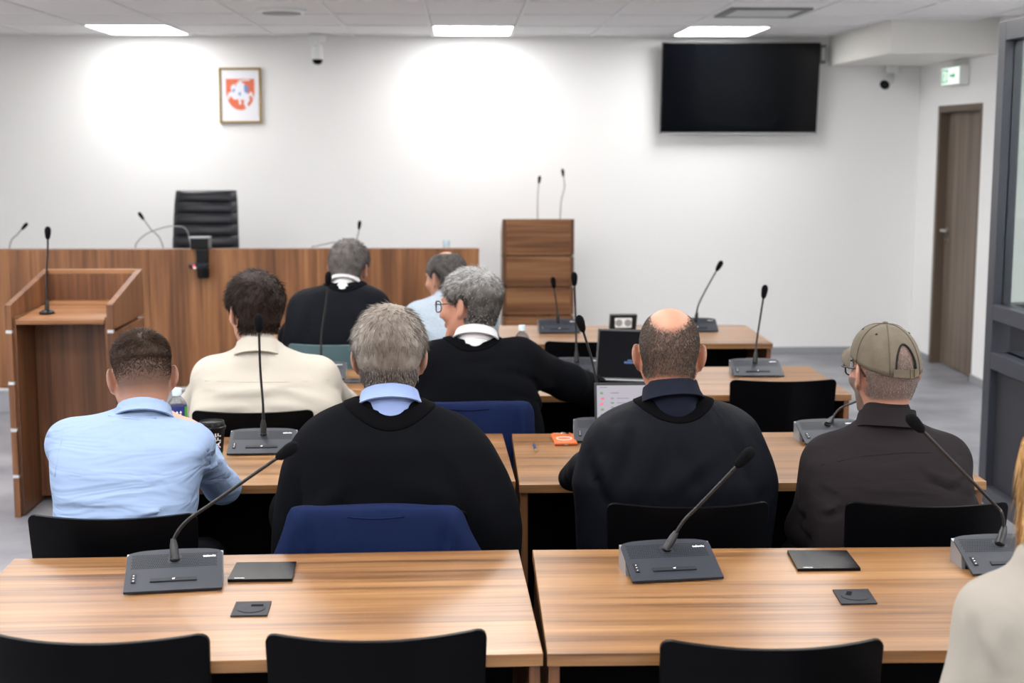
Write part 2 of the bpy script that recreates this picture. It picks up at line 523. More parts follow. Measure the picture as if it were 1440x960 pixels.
MB().lathe([(0.125, -0.0212), (0.12, -0.026), (0.001, -0.028)], n=32).build('grille', 'grey_plastic', sd, 'angle')

dc = tag(empty('dome_camera', (-1.118, 11.3, ZC-0.008)), 'small white dome camera hanging by the back wall right of emblem', 'camera')
MB().box(-0.06, 0.06, -0.04, 0.06, -0.045, 0.0, 0.008).build('bracket', 'white_plastic', dc)
MB().lathe([(0.014, -0.04), (0.014, -0.07), (0.038, -0.09), (0.042, -0.17), (0.042, -0.19)], n=20).build('housing', 'white_plastic', dc, 'angle')
MB().lathe([(0.042, -0.19), (0.038, -0.21), (0.024, -0.226), (0.001, -0.231)], n=20).build('dome', 'screen_off', dc, True)

bc = tag(empty('bullet_camera', (3.36, YB-0.002, 2.27)), 'white bullet security camera with black face under the soffit corner', 'camera')
MB().lathe([(0.062, 0), (0.062, -0.04), (0.05, -0.055), (0.001, -0.056)], (0.12, -0.06, 0.078), 20).build('junction_box', 'white_plastic', bc, 'angle')
MB().tube([(0.12, -0.06, 0.03), (0.11, -0.07, -0.01), (0.07, -0.12, -0.03)], 0.014, 10).build('arm', 'white_plastic', bc, True)
ax = Vector((-0.55, -0.75, -0.42)).normalized()
MB().lathe([(0.03, -0.09), (0.042, -0.07), (0.042, 0.06), (0.047, 0.062), (0.047, 0.075)], (0.05, -0.15, -0.045), 20, ax).build('housing', 'white_plastic', bc, 'angle')
MB().lathe([(0.040, 0.0745), (0.038, 0.080), (0.001, 0.082)], (0.05, -0.15, -0.045), 20, ax).build('lens_face', 'black', bc, 'angle')

es = tag(empty('exit_sign', (XR, 10.66, 2.23)), 'lit white and green exit sign above the brown door', 'exit sign')
MB().box(-0.075, 0.0, -0.205, 0.205, -0.072, 0.072, 0.012).build('housing', 'white_plastic', es)
MB().box(-0.0775, -0.0745, -0.19, 0.19, -0.06, 0.06).build('face', 'exit_face', es)
# pictogram seen on the lit face: running figure and arrow in green
g = MB()
# pictogram: door opening, running figure, arrow
def gp(pts):
    g.prism([(q[0], q[1]) for q in pts], -0.0790, -0.0776, 'yz')
gp([(0.175, -0.05), (0.105, -0.05), (0.105, -0.038), (0.163, -0.038), (0.163, 0.038), (0.105, 0.038), (0.105, 0.05), (0.175, 0.05)])
gp([(0.145, -0.03), (0.128, -0.03), (0.118, 0.0), (0.128, 0.022), (0.140, 0.022), (0.136, 0.0)])
gp([(0.09, 0.034), (0.045, 0.034), (0.045, 0.048), (0.09, 0.048)])
gp([(0.09, -0.048), (0.045, -0.048), (0.045, -0.034), (0.09, -0.034)])
gp([(0.076, -0.034), (0.060, -0.034), (0.060, 0.034), (0.076, 0.034)])
gp([(0.01, -0.008), (0.01, 0.008), (-0.07, 0.008), (-0.07, 0.028), (-0.11, 0.0), (-0.07, -0.028), (-0.07, -0.008)])
g.build('pictogram', 'exit_green', es)

# wall screen, tilted forwards on its bracket
TVX0, TVX1, TVZ0, TVZ1 = 1.592, 2.859, 1.808, 2.527
tv = tag(empty('television', ((TVX0+TVX1)/2, 11.5, TVZ0)), 'large black flat television tilted forward on the white back wall', 'television')
tw, th = (TVX1-TVX0)/2, (TVZ1-TVZ0)
tm = Matrix.Rotation(R_(5.5), 4, 'X')
MB().box(-tw, tw, 0, 0.035, 0, th, 0.004, tm).build('housing', 'bezel', tv)
MB().box(-tw+0.008, tw-0.008, -0.0015, 0.002, 0.016, th-0.008, 0, tm).build('screen', 'screen_off', tv)
MB().box(-tw+0.01, tw-0.01, -0.003, 0.004, 0.001, 0.008, 0, tm).build('lower_trim', 'edge_metal', tv)
MB().box(-0.2, 0.2, 0.03, 0.06, 0.15, 0.55, 0.004).box(-0.16, -0.12, 0.05, 0.099, 0.12, 0.6).box(0.12, 0.16, 0.05, 0.099, 0.12, 0.6).build('bracket', 'black_matt', tv)
sp = tag(empty('wall_sensor', (2.91, YB, 2.442)), 'small grey plastic wall box beside the television top corner', 'sensor box')
MB().box(-0.022, 0.022, -0.05, 0, -0.075, 0.075, 0.008).build('housing', 'grey_plastic', sp)
MB().box(-0.015, 0.015, -0.053, -0.049, -0.05, 0.05, 0.001).build('cover', 'white_plastic', sp)

# framed emblem
fx0, fx1, fz0, fz1 = -1.931, -1.598, 1.892, 2.328
fw_, fh_ = (fx1-fx0)/2, (fz1-fz0)
em = tag(empty('framed_emblem', ((fx0+fx1)/2, YB, fz0)), 'gold framed red shield emblem with white mounted knight on the wall', 'picture')
for a in ((-fw_, fw_, 0, 0.016), (-fw_, fw_, fh_-0.016, fh_), (-fw_, -fw_+0.016, 0.016, fh_-0.016), (fw_-0.016, fw_, 0.016, fh_-0.016)):
    MB().box(a[0], a[1], -0.028, -0.001, a[2], a[3], 0.003).build('frame_bar', 'gold', em)
pp = MB().box(-fw_+0.016, fw_-0.016, -0.018, -0.002, 0.016, fh_-0.016).build('paper', 'paper', em)
sw, s1, s0 = fw_*0.68, fh_*0.80, fh_*0.235
sh = [(-sw, s1), (sw, s1), (sw, s0+0.17)] + [(sw*math.cos(a), s0+0.15 - 0.15*math.sin(a)) for a in np.linspace(0.1, math.pi-0.1, 15)] + [(-sw, s0+0.17)]
shd = MB().prism(sh, -0.0192, -0.0181).build('shield', 'arms_red', pp)
U = sw/100.0
def eml(pts, d, m):
    MB().prism([(x*U, s0 + (s1-s0)*(y/200.0)) for x, y in pts], -0.0194-d, -0.0192-d).build('charge', m, shd)
# horse rearing to the left, rider with raised sword and shield
eml([(-92, 78), (-84, 110), (-60, 118), (-66, 150), (-40, 168), (-22, 140), (0, 118), (44, 112), (62, 98), (66, 60), (48, 40), (66, 14), (40, 8), (22, 44), (30, 62), (2, 70), (6, 36), (-8, 36), (-14, 70), (-44, 68), (-70, 92), (-80, 66)], 0.0, 'arms_white')
eml([(56, 100), (78, 122), (94, 84), (84, 66), (80, 92), (66, 90)], 0.0, 'arms_white')
eml([(-30, 118), (-26, 172), (-10, 176), (-10, 192), (14, 192), (14, 174), (30, 168), (34, 112), (10, 96), (-16, 98)], 0.0003, 'arms_white')
eml([(-4, 184), (-4, 194), (70, 197), (70, 189)], 0.0003, 'arms_white')
eml([(28, 160), (56, 158), (58, 120), (42, 106), (28, 122)], 0.0006, 'arms_blue')
eml([(-58, 124), (-42, 140), (-34, 126), (-48, 112)], 0.0006, 'arms_blue')
eml([(-12, 112), (4, 116), (6, 96), (-10, 92)], 0.0006, 'arms_blue')

# podium along the back
PYF = 9.23
pod = setting('podium', MB().box(XL, 0.10, PYF, YB, 0.0, 0.145), 'riser')
setting('trim_2', MB().box(XL, 0.105, PYF-0.008, PYF+0.03, 0.138, 0.155, 0.002), 'edge_metal')

# judges' bench of upright panels
BY, BZ0, BZ1, BX1 = 9.27, 0.145, 1.055, 0.111
jb = tag(empty('judges_bench', (0, BY, BZ0)), 'long walnut judges bench with upright grain panels on a podium', 'bench')
edges = [-4.45, -3.30, -2.03, -0.95, BX1]
for i in range(4):
    MB().box(edges[i]+0.0015, edges[i+1]-0.0015, 0, 0.025, 0, BZ1-BZ0, 0.0012).build('panel', 'wood_z', jb)
MB().box(-4.44, BX1-0.026, 0.026, 0.038, 0.002, BZ1-BZ0-0.026).build('backing', 'black_matt', jb)  # unseen black board added so the seams do not show the bright wall
MB().box(-4.45, BX1, 0.0255, 0.10, BZ1-BZ0-0.025, BZ1-BZ0-0.001, 0.002).build('ledge', 'wood_x', jb)
MB().box(-4.45, BX1, 0.10, 0.75, 0.58, 0.605, 0.002).build('worktop', 'wood_x', jb)
MB().box(BX1-0.025, BX1, 0.0255, 0.75, 0, 0.58, 0.0012).build('end_panel', 'wood_z', jb)
MB().box(-4.45, -4.425, 0.0255, 0.75, 0, 0.58, 0.0012).build('end_panel', 'wood_z', jb)

# judge's high leather chair
jc = tag(empty('judge_chair', (-1.894, 10.55, 0.145)), 'high backed black leather judge chair with horizontal stitching behind bench', 'chair')
def cushion(w0, w1, z0, z1, y0, y1, dep, n=9):
    """padded horizontal roll of the backrest"""
    mb = MB()
    vs, fs = [], []
    K = 14
    for i in range(n+1):
        s = -1+2*i/n
        for k in range(K):
            a = 2*math.pi*k/K
            zz = (z0+z1)/2 + (z1-z0)/2*math.copysign(abs(math.sin(a))**0.6, math.sin(a))
            t = (zz-z0)/(z1-z0)
            w = w0*(1-t)+w1*t
            e = 1-max(0, abs(s)-0.86)/0.14*0.45
            yy = y0*(1-t)+y1*t + dep/2*math.copysign(abs(math.cos(a))**0.7, math.cos(a))*e + 0.05*s*s
            vs.append((w*s, yy - 0.05, zz))
    for i in range(n):
        for k in range(K):
            fs.append((i*K+k, i*K+(k+1) % K, (i+1)*K+(k+1) % K, (i+1)*K+k))
    fs += [tuple(range(K)), tuple(n*K+k for k in range(K))]
    return mb.add(vs, fs)
jz0, jz1 = 0.50, 1.389-0.145
N = 9
for i in range(N):
    a, b_ = i/N, (i+1)/N
    wa = 0.255-0.03*a; wb = 0.255-0.03*b_
    if i == N-1: wb -= 0.006
    cushion(wa, wb, jz0+(jz1-jz0)*a-0.005, jz0+(jz1-jz0)*b_+(0.005 if i < N-1 else 0.0), 0.02+0.10*a*a, 0.02+0.10*b_*b_, 0.09).build('back_roll', 'leather', jc, True)
MB().box(-0.25, 0.25, -0.48, 0.0, 0.40, 0.50, 0.03).build('seat', 'leather', jc, True)
for s in (-1, 1):
    MB().tube([(s*0.27, -0.02, 0.45), (s*0.30, -0.02, 0.66), (s*0.30, -0.2, 0.68), (s*0.30, -0.36, 0.66), (s*0.27, -0.38, 0.45)], 0.02, 8, 4).build('armrest', 'black', jc, True)
MB().lathe([(0.03, 0.08), (0.03, 0.40)], (0, -0.22, 0), 14).build('column', 'black', jc, 'angle')
for i in range(5):
    a = 2*math.pi*i/5
    lg = MB().tube([(0, -0.22, 0.10), (0.28*math.cos(a), -0.22+0.28*math.sin(a), 0.07)], [0.024, 0.016], 8).build('leg', 'black', jc, True)
    MB().lathe([(0.001, -0.026), (0.018, -0.025), (0.026, -0.015), (0.026, 0.015), (0.018, 0.025), (0.001, 0.026)], (0.28*math.cos(a), -0.22+0.28*math.sin(a), 0.027), 12, (math.sin(a), -math.cos(a), 0)).build('caster', 'black', lg, True)

# lecterns
def lectern(loc, rz, label, w=0.49, d=0.64, zf=1.0, zb=1.11, knee=0.30):
    t = tag(empty('lectern', loc, rz), label, 'lectern', 'walnut lecterns')
    h = w/2
    for s in (-1, 1):
        x0, x1 = (s*h, s*(h-0.028)) if s < 0 else (s*(h-0.028), s*h)
        # side: stacked boards with gaps over a thin backing
        lv = [0.0, 0.205, 0.425, 0.645, 0.885]
        for i, z in enumerate(lv):
            z1 = lv[i+1]-0.018 if i < 4 else None
            y0, y1 = -d/2, d/2
            if z1:
                MB().box(x0, x1, y0, y1, z, z1, 0.002).build('side_board', 'wood_lect', t)
            else:
                MB().prism([(y0, z), (y1, z), (y1, zb), (y0, zf)], x0, x1, 'yz').build('side_board', 'wood_lect', t)
        xi0, xi1 = (-h+0.028, -h+0.042) if s < 0 else (h-0.042, h-0.028)
        MB().box(xi0, xi1, -d/2+0.02, d/2-0.02, 0.01, zf-0.06).build('side_lining', 'wood_lect', t)
        for z in lv[1:]:
            MB().box(min(s*h, s*(h-0.027)), max(s*h, s*(h-0.027)), -d/2+0.001, -d/2+0.02, z-0.016, z-0.002).build('spacer', 'edge_metal', t)
    lv = [0.03, 0.205, 0.425, 0.645, 0.885, zb]
    for i in range(5):
        MB().box(-h+0.029, h-0.029, d/2-0.024, d/2, lv[i], lv[i+1]-(0.018 if i < 4 else 0), 0.002).build('front_board', 'wood_x', t)
    MB().box(-h+0.043, h-0.043, -d/2+knee, -d/2+knee+0.016, 0.03, zf-0.085).build('knee_panel', 'wood_lect', t)
    MB().box(-h+0.029, h-0.029, d/2-0.038, d/2-0.0245, 0.03, zb-0.02).build('front_lining', 'wood_lect', t)
    tp = Matrix.Translation((0, 0, zf-0.055)) @ Matrix.Rotation(math.atan2(0.03, d), 4, 'X')
    MB().box(-h+0.043, h-0.043, -d/2+0.01, d/2-0.042, -0.022, 0, 0.002, tp).build('top', 'wood_x', t)
    return t
LX, LY = -1.855, 6.88
lectern((LX, LY, 0), 0, 'open backed walnut lectern at left facing the judges bench')
RLX, RLY = 0.583, 10.9
l2 = lectern((RLX, RLY+0.22, 0), math.pi, 'walnut lectern with three front boards standing near the back wall', w=0.55, d=0.46, zf=1.03, zb=1.158)

# glazed dock on the right
dk = tag(empty('glazed_dock', (2.53, 6.75, 0)), 'anthracite framed glazed dock with solid lower panel at right edge', 'dock')
ZT = 2.30
def bar(name, x0, x1, y0, y1, z0, z1, m='dock'):
    return MB().box(x0, x1, y0, y1, z0, z1, 0.003).build(name, m, dk)
Dn = 2.6
bar('post', 0, 0.09, -0.09, 0, 0, ZT)
bar('post', 0, 0.09, -Dn, -Dn+0.09, 0, ZT)
bar('post', 0, 0.09, -1.36, -1.27, 0, ZT)
bar('post', 1.08, 1.17, -0.09, 0, 0, ZT)
for a, b_ in ((-1.27, -0.09), (-Dn+0.09, -1.36)):
    bar('rail', 0, 0.09, a, b_, ZT-0.09, ZT)
    bar('rail', 0, 0.09, a, b_, 0.90, 0.975)
    bar('rail', 0, 0.09, a, b_, 0.665, 0.745)
    bar('rail', 0, 0.09, a, b_, 0.0, 0.09)
    bar('lower_panel', 0.035, 0.055, a, b_, 0.09, 0.665, 'dock_panel')
    MB().box(0.04, 0.05, a, b_, 0.975, ZT-0.09).build('glass_pane', 'glass', dk)
    MB().box(0.06, 0.40, a, b_, 0.725, 0.745).build('shelf', 'dock', dk)
bar('rail', 0.09, 1.08, -0.09, 0, ZT-0.09, ZT)
bar('rail', 0.09, 1.08, -0.09, 0, 0.90, 0.975)
bar('rail', 0.09, 1.08, -0.09, 0, 0.0, 0.09)
bar('lower_panel', 0.09, 1.08, -0.055, -0.035, 0.09, 0.90, 'dock_panel')
MB().box(0.09, 1.08, -0.05, -0.04, 0.975, ZT-0.09).build('glass_pane', 'glass', dk)

# ================================================================ FURNITURE
def desk(cx, y0, y1, w, rz, label):
    d = y1-y0
    t = tag(empty('desk', (cx, (y0+y1)/2, 0), rz), label, 'desk', 'walnut courtroom desks')
    h = w/2
    MB().box(-h, h, -d/2, d/2, DESK-0.026, DESK, 0.0015).build('top', 'wood_top', t)
    for s in (-1, 1):
        a, b_ = sorted((s*h-s*0.004, s*(h-0.026)))
        MB().box(a, b_, -d/2+0.02, d/2-0.02, 0, DESK-0.0265, 0.0012).build('side_panel', 'wood_lect', t)
    MB().box(-h+0.027, h-0.027, d/2-0.20, d/2-0.18, 0.10, DESK-0.0265, 0.0012).build('modesty_panel', 'black_matt', t)
    return t
RX0, RX1, LX0, LX1 = 0.167, 1.56, -1.08, 0.146
ROW = [(2.685, 3.41), (4.09, 4.83), (5.57, 6.29), (7.03, 7.77)]
names_r = ['right front walnut desk with two grey microphone units nearest the camera', 'right walnut desk in front of the bald man and capped man',
           'right walnut desk with the empty black chair pushed in', 'far right walnut desk with two microphones and socket box']
names_l = ['left front walnut desk nearest the camera', 'left walnut desk in front of the blue shirted man',
           'left walnut desk in front of the cream shirted man', 'far left walnut desk nearest the judges bench']
for i, (a, b_) in enumerate(ROW):
    desk((RX0+RX1)/2, a, b_, RX1-RX0, R_(-0.3 if i else -0.5), names_r[i])
    desk((LX0+LX1)/2, a+(-0.008 if i == 0 else 0.03), b_-0.008, LX1-LX0, R_(1.6 if i < 2 else 0.8), names_l[i])

def back_shell(w, z0, z1, bow, rec, r, th, n=28, m=8):
    """curved chair back: bowed in plan, top corners rounded, reclined"""
    hw = w/2
    vs, fs = [], []
    for side in (0, 1):
        for i in range(n+1):
            u = math.sin(math.pi/2*(-1+2*i/n))
            x = u*hw*(1 - 0.0)
            e = abs(x)-(hw-r)
            zt = z1 - (r - math.sqrt(max(r*r-e*e, 0)) if e > 0 else 0)
            for j in range(m+1):
                t = j/m
                z = z0 + (zt-z0)*t
                k = (z-z0)/(z1-z0)
                wk = 0.95 + 0.05*k
                y = -rec*k*k + bow*(u*u) + (th if side else 0) + 0.03*(1-k)**2
                vs.append((x*wk, y, z))
    A = (n+1)*(m+1)
    idx = lambda s, i, j: s*A + i*(m+1) + j
    for i in range(n):
        for j in range(m):
            fs.append((idx(0, i, j), idx(0, i+1, j), idx(0, i+1, j+1), idx(0, i, j+1)))
            fs.append((idx(1, i, j), idx(1, i, j+1), idx(1, i+1, j+1), idx(1, i+1, j)))
        fs.append((idx(0, i, m), idx(0, i+1, m), idx(1, i+1, m), idx(1, i, m)))
        fs.append((idx(0, i, 0), idx(1, i, 0), idx(1, i+1, 0), idx(0, i+1, 0)))
    for j in range(m):
        fs.append((idx(0, 0, j), idx(0, 0, j+1), idx(1, 0, j+1), idx(1, 0, j)))
        fs.append((idx(0, n, j), idx(1, n, j), idx(1, n, j+1), idx(0, n, j+1)))
    return MB().add(vs, fs)

def make_chair(material):
    t = empty('chair')
    bk = back_shell(0.425, 0.47, 0.815, 0.066, 0.02, 0.022, 0.013).build('backrest', material, t, 'angle')
    bk.modifiers.new('edge', 'BEVEL').width = 0.003
    bk.modifiers['edge'].limit_method = 'ANGLE'
    s = MB().box(-0.21, 0.21, 0.04, 0.45, 0.435, 0.458, 0.01)
    s.v = [(x, y, z + 0.05*x*x*4 + (0.06*max(0, 0.10-y)*4)) for x, y, z in s.v]
    s.build('seat', material, t, 'angle')
    for sx in (-1, 1):
        MB().tube([(sx*0.15, 0.02, 0.60), (sx*0.15, 0.035, 0.48), (sx*0.15, 0.07, 0.43), (sx*0.15, 0.14, 0.425)], 0.009, 8, 4).build('back_bracket', 'black', t, True)
        MB().tube([(sx*0.17, 0.10, 0.43), (sx*0.19, 0.04, 0.0)], 0.0105, 8).build('leg', 'black', t, True)
        MB().tube([(sx*0.17, 0.40, 0.43), (sx*0.19, 0.46, 0.0)], 0.0105, 8).build('leg', 'black', t, True)
        MB().tube([(sx*0.17, 0.10, 0.425), (sx*0.17, 0.40, 0.425)], 0.009, 8).build('seat_rail', 'black', t, True)
    return t
proto = {}
def chair(x, y, rz, label, material='chair', group='black shell chairs'):
    """x, y: middle of the top edge of the back, seen from behind"""
    if material not in proto:
        t = proto[material] = make_chair(material)
    else:
        t = copy_tree(proto[material])
    t.location = (x, y + 0.02, 0)
    t.rotation_euler = (0, 0, rz)
    return tag(t, label, 'chair', group)
chair(-0.70, 2.565, R_(-2), 'empty black chair at the bottom left corner of the photo')
chair(-0.166, 2.56, R_(2), 'empty black chair pushed in at the bottom middle')
chair(0.580, 2.49, R_(-1), 'empty black chair at the bottom right of the middle')
chair(-0.885, 3.455, 0, 'black chair behind the man in the light blue shirt')
chair(-0.20, 3.46, 0, 'black chair hung with a navy jacket nearer the camera')
chair(0.585, 3.52, 0, 'black chair behind the bald man in a black gown')
chair(1.207, 3.505, R_(-2), 'black chair behind the man in the cap')
chair(-0.735, 4.85, 0, 'black chair behind the man in the cream shirt')
chair(0.0, 4.90, 0, 'black chair hung with the farther navy jacket')
chair(1.265, 5.43, 0, 'empty black chair pushed under the right desk behind capped man')
chair(0.72, 5.45, R_(2), 'empty black chair in front of the black laptop')
chair(0.60, 6.56, R_(3), 'empty black chair at the far right desk')
chair(-0.08, 6.52, 0, 'black chair of the man in the pale blue shirt by the bench')
chair(-0.60, 6.50, 0, 'teal upholstered chair behind the far man in black gown', 'teal', 'teal chairs')

# ---------------------------------------------------------------- microphone units
brand_me = text_mesh('televic', 0.011, True)
brand_me.materials.append(M['print'])
icon_me = MB().prism([(-0.002, 0), (0.002, 0), (0.0032, 0.005), (-0.0032, 0.003)], -0.0003, 0.0003, 'xy').mesh('icon')
icon_me.materials.append(M['print'])
grille_bm = MB()
for r in range(9):
    for c in range(46):
        x = -0.095 + 0.0042*c + (0.0021 if r % 2 else 0)
        if abs(x) < 0.096 and not (abs(x) < 0.016 and 2 < r < 8):
            y = 0.083 + 0.0058*r
            grille_bm.add([(x-0.0011, y-0.0016, 0.0002), (x+0.0011, y-0.0016, 0.0002), (x+0.0011, y+0.0016, 0.0002), (x-0.0011, y+0.0016, 0.0002)], [(0, 1, 2, 3)])
grille_me = grille_bm.mesh('speaker_grille')
grille_me.materials.append(M['black_matt'])
SL = R_(21)
TILT = Matrix.Translation((0, 0, 0.008)) @ Matrix.Rotation(SL, 4, 'X')
def unit_parts():
    p = {}
    w, L = 0.108, 0.142
    # tilted plate with rounded back corners, slightly arched back edge
    out = [(-w, 0.0), (w, 0.0), (w, L-0.014), (w-0.006, L-0.003), (w-0.016, L+0.001)]
    out += [(x, L+0.001+0.008*(1-(x/w)**2)) for x in np.linspace(w-0.03, -w+0.03, 9)]
    out += [(-w+0.016, L+0.001), (-w+0.006, L-0.003), (-w, L-0.014)]
    p['plate'] = (MB().prism(out, -0.006, 0.0, 'xy').xf(TILT), 'unit')
    zb = (L-0.004)*math.sin(SL)
    p['housing'] = (MB().prism([(0.062, 0.0), (0.134, 0.0), (0.130, zb-0.002), (0.060, 0.062*math.tan(SL)-0.002)], -w+0.008, w-0.008, 'yz'), 'unit_dark')
    for s in (-1, 1):
        a, b_ = sorted((s*(w-0.0078), s*(w+0.0006)))
        p['end_cap' + ('' if s < 0 else '2')] = (MB().prism([(0.064, 0.0), (0.136, 0.0), (0.134, zb+0.006), (0.070, 0.066*math.tan(SL)+0.006)], a, b_, 'yz'), 'silver')
    p['talk_bar'] = (MB().box(-0.052, 0.052, 0.030, 0.043, 0.0, 0.0028, 0.001).xf(TILT), 'unit_dark')
    p['button_pod'] = (MB().box(-0.094, -0.083, 0.030, 0.062, 0.0, 0.0024, 0.001).xf(TILT), 'unit_dark')
    p['neck_collar'] = (MB().lathe([(0.012, 0), (0.012, 0.004), (0.008, 0.006)], (0, 0.112, 0.001), 16).xf(TILT), 'black')
    return {k: (mb.mesh(k.rstrip('2')), m) for k, (mb, m) in p.items()}
UP = unit_parts()
def goose(parent, path, origin, rz, r0=0.0062, r1=0.0041, head=True, grey=False, hs=1.0):
    """gooseneck and foam head along a path given in room metres"""
    inv = (Matrix.Translation(origin) @ Matrix.Rotation(rz, 4, 'Z')).inverted()
    P = [inv @ Vector(p) for p in path]
    dirn = (P[1]-P[0]).normalized()
    nk = MB().tube(P, [r0] + [r1]*(len(P)-1), 8, 6).build('gooseneck', 'neck_grey' if grey else 'neck', parent, True)
    MB().lathe([(0.0105*hs, -0.004), (0.0095*hs, 0.03), (0.006*hs, 0.045)], P[0], 12, dirn).build('socket', 'neck', parent, 'angle')
    if head:
        d2 = (P[-1]-P[-2]).normalized()
        MB().lathe([(0.005*hs, -0.012), (0.0105*hs, -0.004), (0.0125*hs, 0.008), (0.0145*hs, 0.024), (0.0135*hs, 0.038), (0.008*hs, 0.047), (0.001, 0.05)], P[-1], 14, d2).build('foam_head', 'foam', parent, True)
    return nk
def mic_unit(x, y, z, rz, path, label):
    t = tag(empty('microphone_unit', (x, y, z), rz), label, 'microphone', 'desk microphone units')
    for k, (me, m) in UP.items():
        link(k.rstrip('2'), me, m, t, 'angle' if k == 'neck_collar' else False)
    o = link('speaker_grille', grille_me, None, t)
    o.matrix_local = TILT
    o = link('brand_lettering', brand_me, None, t)
    o.matrix_local = TILT @ Matrix.Translation((0.078, 0.118, 0.0006))
    o = link('icon', icon_me, None, t)
    o.matrix_local = TILT @ Matrix.Translation((0.0, 0.035, 0.0032))
    for dy in (0.036, 0.046, 0.055):
        o = link('icon', icon_me, None, t)
        o.matrix_local = TILT @ Matrix.Translation((-0.0885, dy-0.002, 0.0028)) @ Matrix.Scale(0.55, 4)
    base = Matrix.Translation((x, y, z)) @ Matrix.Rotation(rz, 4, 'Z') @ TILT @ Vector((0, 0.112, 0.003))
    goose(t, [tuple(base)] + path, (x, y, z), rz)
    return t
Z = DESK + 0.0005
mic_unit(-0.651, 3.10, Z, R_(8), [(-0.671, 3.22, 0.828), (-0.64, 3.22, 0.873), (-0.575, 3.21, 0.92), (-0.413, 3.17, 1.038)], 'grey microphone unit on the left front desk, neck bent right')
mic_unit(0.492, 3.14, Z, R_(7), [(0.494, 3.25, 0.814), (0.52, 3.25, 0.856), (0.557, 3.24, 0.899), (0.639, 3.2, 1.005)], 'grey microphone unit on the right front desk beside the gap')
mic_unit(1.289, 3.16, Z, R_(3), [(1.297, 3.28, 0.817), (1.291, 3.28, 0.858), (1.262, 3.28, 0.891), (1.065, 3.22, 1.08)], 'grey microphone unit at the right edge near the blonde woman')
mic_unit(-0.653, 4.515, Z, R_(2), [(-0.656, 4.62, 0.885), (-0.662, 4.62, 1.003), (-0.662, 4.61, 1.14)], 'grey microphone unit with tall upright neck beside the coffee cup')
mic_unit(1.247, 4.61, Z, R_(4), [(1.261, 4.74, 0.805), (1.289, 4.74, 0.84), (1.33, 4.73, 0.861), (1.355, 4.7, 0.881)], 'grey microphone unit in front of the capped man')
mic_unit(0.481, 4.665, Z, R_(-3), [(0.464, 4.78, 0.897), (0.439, 4.78, 1.008), (0.406, 4.77, 1.114)], 'grey microphone unit behind the lit laptop of the bald man')
mic_unit(-0.61, 5.97, Z, R_(0), [(-0.606, 6.08, 0.923), (-0.586, 6.08, 1.046), (-0.574, 6.07, 1.145)], 'grey microphone unit on desk right of the cream shirted man')
mic_unit(1.273, 5.99, Z, R_(-1), [(1.283, 6.11, 0.879), (1.299, 6.11, 1.004), (1.307, 6.1, 1.08)], 'grey microphone unit with tall neck behind the empty chair')
mic_unit(0.499, 6.05, Z, R_(0), [(0.497, 6.17, 0.906), (0.493, 6.17, 1.031), (0.488, 6.16, 1.132)], 'grey microphone unit behind the outstretched black sleeve')
mic_unit(0.514, 7.42, Z, R_(2), [(0.502, 7.52, 0.877), (0.49, 7.52, 0.953), (0.486, 7.52, 0.983)], 'grey microphone unit on the far desk in front of lectern boards')
mic_unit(1.251, 7.45, Z, R_(-2), [(1.262, 7.55, 0.863), (1.295, 7.55, 0.939), (1.365, 7.55, 1.069)], 'grey microphone unit on the far desk leaning right')

def goose_mic(path, label, z, r=0.0045, grey=True, hs=0.85):
    x, y = path[0][0], path[0][1]
    t = tag(empty('gooseneck_microphone', (x, y, z)), label, 'microphone', 'gooseneck microphones')
    MB().lathe([(0.035, 0), (0.035, 0.006), (0.026, 0.014), (0.012, 0.018)], n=20).build('foot', 'black', t, 'angle')
    p0 = (x, y, z+0.018)
    goose(t, [p0] + list(path[1:]), (x, y, z), 0.0, r*1.3, r, True, grey, hs)
    return t
LT = 0.941
goose_mic([(-1.96, 6.74, 0.969), (-1.957, 6.74, 1.094), (-1.944, 6.74, 1.244), (-1.941, 6.74, 1.301)], 'thin black gooseneck microphone inside the left lectern', LT, 0.0045, False, 1.05)
WT = 0.7505
goose_mic([(-3.047, 9.6, 1.011), (-3.017, 9.6, 1.059), (-2.966, 9.6, 1.13), (-2.927, 9.6, 1.172)], 'gooseneck microphone at the far left of the bench', WT)
goose_mic([(-1.963, 9.6, 1.003), (-2.009, 9.6, 1.07), (-2.081, 9.6, 1.166), (-2.13, 9.6, 1.237)], 'gooseneck microphone crossing left in front of the judge chair', WT)
goose_mic([(-0.713, 9.6, 1.019), (-0.708, 9.6, 1.077), (-0.697, 9.6, 1.134), (-0.692, 9.6, 1.172)], 'gooseneck microphone on the bench above the far gowned man', WT)
goose_mic([(0.588, 11.1, 1.147), (0.588, 11.1, 1.274), (0.593, 11.1, 1.384), (0.599, 11.1, 1.434)], 'straight gooseneck microphone on the back lectern', 0.978, 0.004, True, 0.85)
goose_mic([(0.76, 11.1, 1.147), (0.771, 11.1, 1.274), (0.798, 11.1, 1.395), (0.786, 11.1, 1.488)], 'curved gooseneck microphone on the back lectern', 0.978, 0.004, True, 0.85)
for pts, lab in (([(-2.19, 9.62, 1.022), (-2.183, 9.62, 1.069), (-2.124, 9.62, 1.126), (-2.038, 9.62, 1.164), (-1.924, 9.62, 1.183)], 'grey cable loop on the bench left of the judge chair'),
                 ([(-1.016, 9.62, 1.018), (-0.982, 9.62, 1.047), (-0.92, 9.62, 1.061), (-0.843, 9.62, 1.071)], 'grey cable loop on the bench left of the far gowned man')):
    q = [(pts[0][0], pts[0][1], WT+0.004)] + list(pts) + [(pts[-1][0]+0.08, pts[-1][1]+0.05, pts[-1][2]-0.06), (pts[-1][0]+0.10, pts[-1][1]+0.06, WT+0.004)]
    tag(MB().tube(q, 0.004, 8, 5).build('cable', 'neck_grey', None, True), lab, 'cable', 'bench cables')

